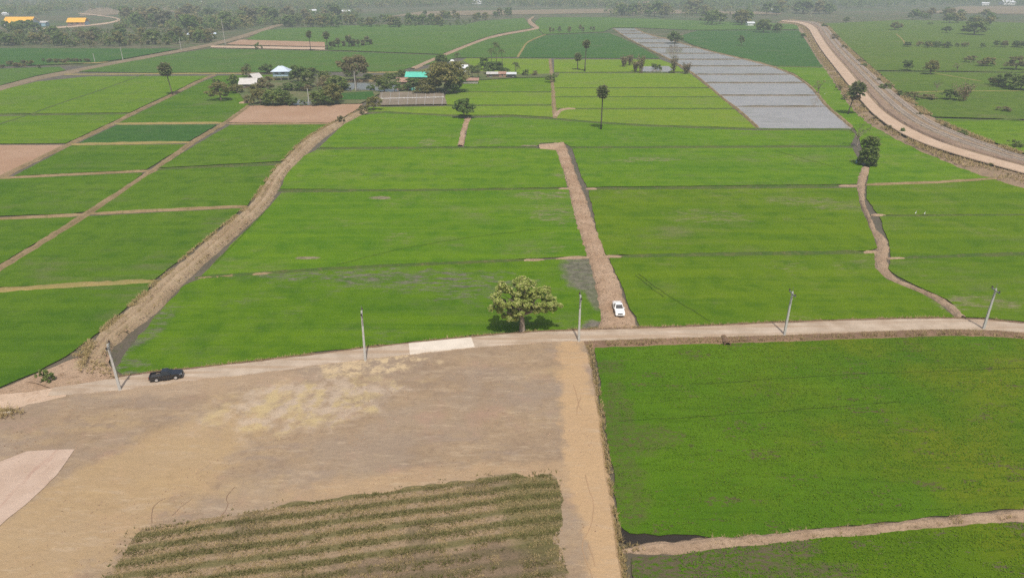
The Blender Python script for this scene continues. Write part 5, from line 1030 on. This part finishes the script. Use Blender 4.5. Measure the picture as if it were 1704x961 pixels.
for x, yb, w, h, rm, wm, l in [(320, 63, 10, 3, 'r_blue', 'w_blue', 'blue roofed house in the left tree belt'), (354, 62, 6, 3, 'r_blue', 'w_white', 'small blue roofed house at the end of the left belt'), (521, 22, 11, 4, 'r_tin', 'w_white', 'white roofed house above the middle belt'), (575, 23, 17, 3, 'r_tin', 'w_brick', 'long low pale roofed house above the middle belt'),
                           (793, 7, 22, 5, 'r_tin', 'w_white', 'white building on the hazy top middle'), (9, 25.5, 12, 2.5, 'r_tin', 'w_white', 'low white building behind the large warehouse'), (70, 5, 18, 7, 'r_red', 'w_white', 'red roofed building at the top left edge'), (20, 4, 10, 7, 'r_rust', 'w_brick', 'brown roofed building left of the red roof'), (1156, 15, 8, 8, 'r_tin', 'w_white', 'thin white tower house in the far middle grove'),
                           (1072, 9, 26, 5, 'r_rust', 'w_brick', 'rusty roofed building in the far middle haze'), (1640, 9, 14, 4, 'r_tin', 'w_white', 'pale building in the top right haze'), (1680, 8, 28, 5, 'r_tin', 'w_white', 'long pale building at the top right corner'), (330, 8, 18, 5, 'r_tin', 'w_white', 'pale roofed building in the top left haze'), (1290, 22, 16, 4, 'r_tin', 'w_white', 'pale house in the grove left of the railway bend'), (317, 30, 10, 3.5, 'r_tin', 'w_brick', 'small tin roofed house in the upper left wood'), (1250, 43, 9, 3, 'r_tin', 'w_white', 'small pale hut right of the small grove')]:
    house(x, yb, w, w*.6, h, w*.14, 'gable', wm, rm, l, [(-w*.25, h*.4, w*.1, h*.25), (w*.25, h*.4, w*.1, h*.25)], 0, R.uniform(-.3, .3), .6)

# ------------------------------------------------------------------ small things
pp = MB(); a, b = P(634, 164, .75), P(738, 161.5, .75); pp.tube([a, a.lerp(b, .5)+Vector((0, 0, .04)), b], .1, 6)
o = empty('irrigation_pipe', P(634, 164, .4)); tag(o, 'long white pipe on stakes across the vegetable beds', 'pipe')
def rel(mb, o): mb.v = [tuple(Vector(q)-o.location) for q in mb.v]; return mb
rel(pp, o).build('pipe', M['w_white'], o)
for i in range(9):
    q = a.lerp(b, i/8); rel(MB().box(q.x-.06, q.x+.06, q.y-.06, q.y+.06, .3, 1.), o).build('stake', M['w_white'], o)
for i in range(8):
    xk = 634+i*14.5; mbx = MB(); q0, q1 = P(xk, 174, .45), P(xk+2, 153, .45); mbx.tube([q0, q0.lerp(q1, .5), q1], .13, 5); tag(mbx.build('bed_edging', M['w_grey']), f'pale edging strip between vegetable beds, number {i+1} from the left'.replace('number 1 from', 'first from').replace('number 2 from', 'second from').replace('number 3 from', 'third from').replace('number 4 from', 'fourth from').replace('number 5 from', 'fifth from').replace('number 6 from', 'sixth from').replace('number 7 from', 'seventh from').replace('number 8 from', 'eighth from'), 'edging', 'edging strips of the vegetable beds')
cu = empty('culvert_pipe', P(1208, 568.5, .2)); tag(cu, 'dark culvert mouth under the road verge', 'culvert')
mb = MB(); n = 16
for r_ in (.5, .38):
    for yq in (-.9, 1.4): mb.v += [(r_*math.cos(6.2832*i/n), yq, r_*math.sin(6.2832*i/n)) for i in range(n)]
for i in range(n):
    j = (i+1) % n; mb.f += [(i, j, n+j, n+i), (2*n+i, 3*n+i, 3*n+j, 2*n+j), (i, 2*n+i, 2*n+j, j), (n+i, n+j, 3*n+j, 3*n+i)]
mb.build('ring', M['verge'], cu); MB().box(-.8, .8, -.75, -.6, .48, .6).build('headwall', M['verge'], cu)
MB().tube([(0, .9, 0), (0, 1.0, 0)], .379, 16).build('dark_inside', M['w_dark'], cu)
br = MB().tube([(0, 0, 0), (0, 0, .03), (0, 0, .25), (0, 0, .27), (0, 0, .3), (0, 0, .6), (0, 0, .62), (0, 0, .65), (0, 0, .88), (0, 0, .9)], [.27, .29, .29, .31, .29, .29, .31, .29, .29, .26], 14)
dr = empty('barrel', P(1425, 271, .05)); tag(dr, 'faded blue barrel at the foot of the tall dense tree', 'barrel'); br.build('drum', M['w_sky'], dr); MB().tube([(0, 0, .9), (0, 0, .93)], .24, 14).build('lid', M['r_blue'], dr)
cp = empty('concrete_pipe', P(4, 687, .62), .1); tag(cp, 'pale concrete pipe lying in dry grass at the left edge', 'pipe'); mb = MB(); mb.tube([(-2.2, 0, .0), (1., 0, .0)], .17, 12); mb.build('pipe', M['concrete_new'], cp); MB().tube([(.75, 0, 0), (1.05, 0, 0)], .22, 12).build('collar', M['concrete_new'], cp)
ridge('earth_mound', [(-60, 700), (-20, 690), (10, 684), (18, 680)], 2.6, .5, M['bund_dry'], .3, 71, LOT)
q = P(-5, 690, LOT); x = NR.normal(q.x, 1.5, 350); y = NR.normal(q.y, .6, 350); cover('dry_grass', blades(x, y, LOT+.25, .4, .9, .03, 3), M['straw'], 'clump of dry grass round the concrete pipe at the left edge', 'dry grass')
for x, y, l in [(1523, 357, 'left of two white egrets in the right rice field'), (1538, 358, 'right of two white egrets in the right rice field'), (1372, 158, 'white egret beside the flooded paddies'), (161, 151, 'white egret in the upper left field')]:
    mb = MB(); mb.tube([(-.28, 0, .42), (-.15, 0, .45), (0, 0, .5), (.14, 0, .52), (.2, 0, .6), (.17, 0, .72), (.25, 0, .82), (.32, 0, .84), (.45, 0, .82)], [.02, .07, .12, .09, .045, .035, .035, .05, .008], 8); mb.tube([(0, .04, 0), (0, .04, .45)], .012, 4); mb.tube([(0, -.04, 0), (.03, -.04, .45)], .012, 4)
    e = empty('egret', P(x, y, .25), R.uniform(0, 6), (.9, .9, .9)); tag(e, l, 'bird', 'white egrets'); mb.build('body', M['w_white'], e, True)
# loose clods and crumbs of earth
def clods(x, y, z, s):
    n = len(x); c = np.stack([x, y, np.zeros(n)+z], 1); a = NR.uniform(0, 6.28, n); s = s*NR.uniform(.4, 1.6, n)
    p_ = [c+np.stack([np.cos(a+k)*s, np.sin(a+k)*s, np.zeros(n)], 1) for k in (0, 2.1, 4.2)]; t_ = c+np.stack([NR.normal(0, .3, n)*s, NR.normal(0, .3, n)*s, s*.8], 1)
    return np.concatenate([np.stack([p_[i], p_[(i+1) % 3], t_], 1).reshape(-1, 3) for i in range(3)])
LP = [P(x, y, LOT) for x, y in [(0, 690), (250, 645), (560, 606), (960, 572), (985, 660), (1015, 860), (1028, 961), (940, 961), (925, 790), (240, 880), (180, 961), (0, 961)]]
x, y = scatter(LP, 1.6); k = fnoise(x, y, .15, 77) > .5; cover('soil_clods', clods(x[k], y[k], LOT-.01, .09), M['clay'], 'small clods scattered over the brown lot', 'clods')
x, y = along(SPL, SPR, .03, .97, 9, 0, .35); cover('soil_clods', clods(x, y, .4, .12), M['clay'], 'clods along the clay track behind the white pickup', 'clods')
x, y = along(BL, BR, .5, 1., 6, 0, .35); cover('soil_clods', clods(x, y, .55, .14), M['clay'], 'clods on the side of the curving earth bank', 'clods')
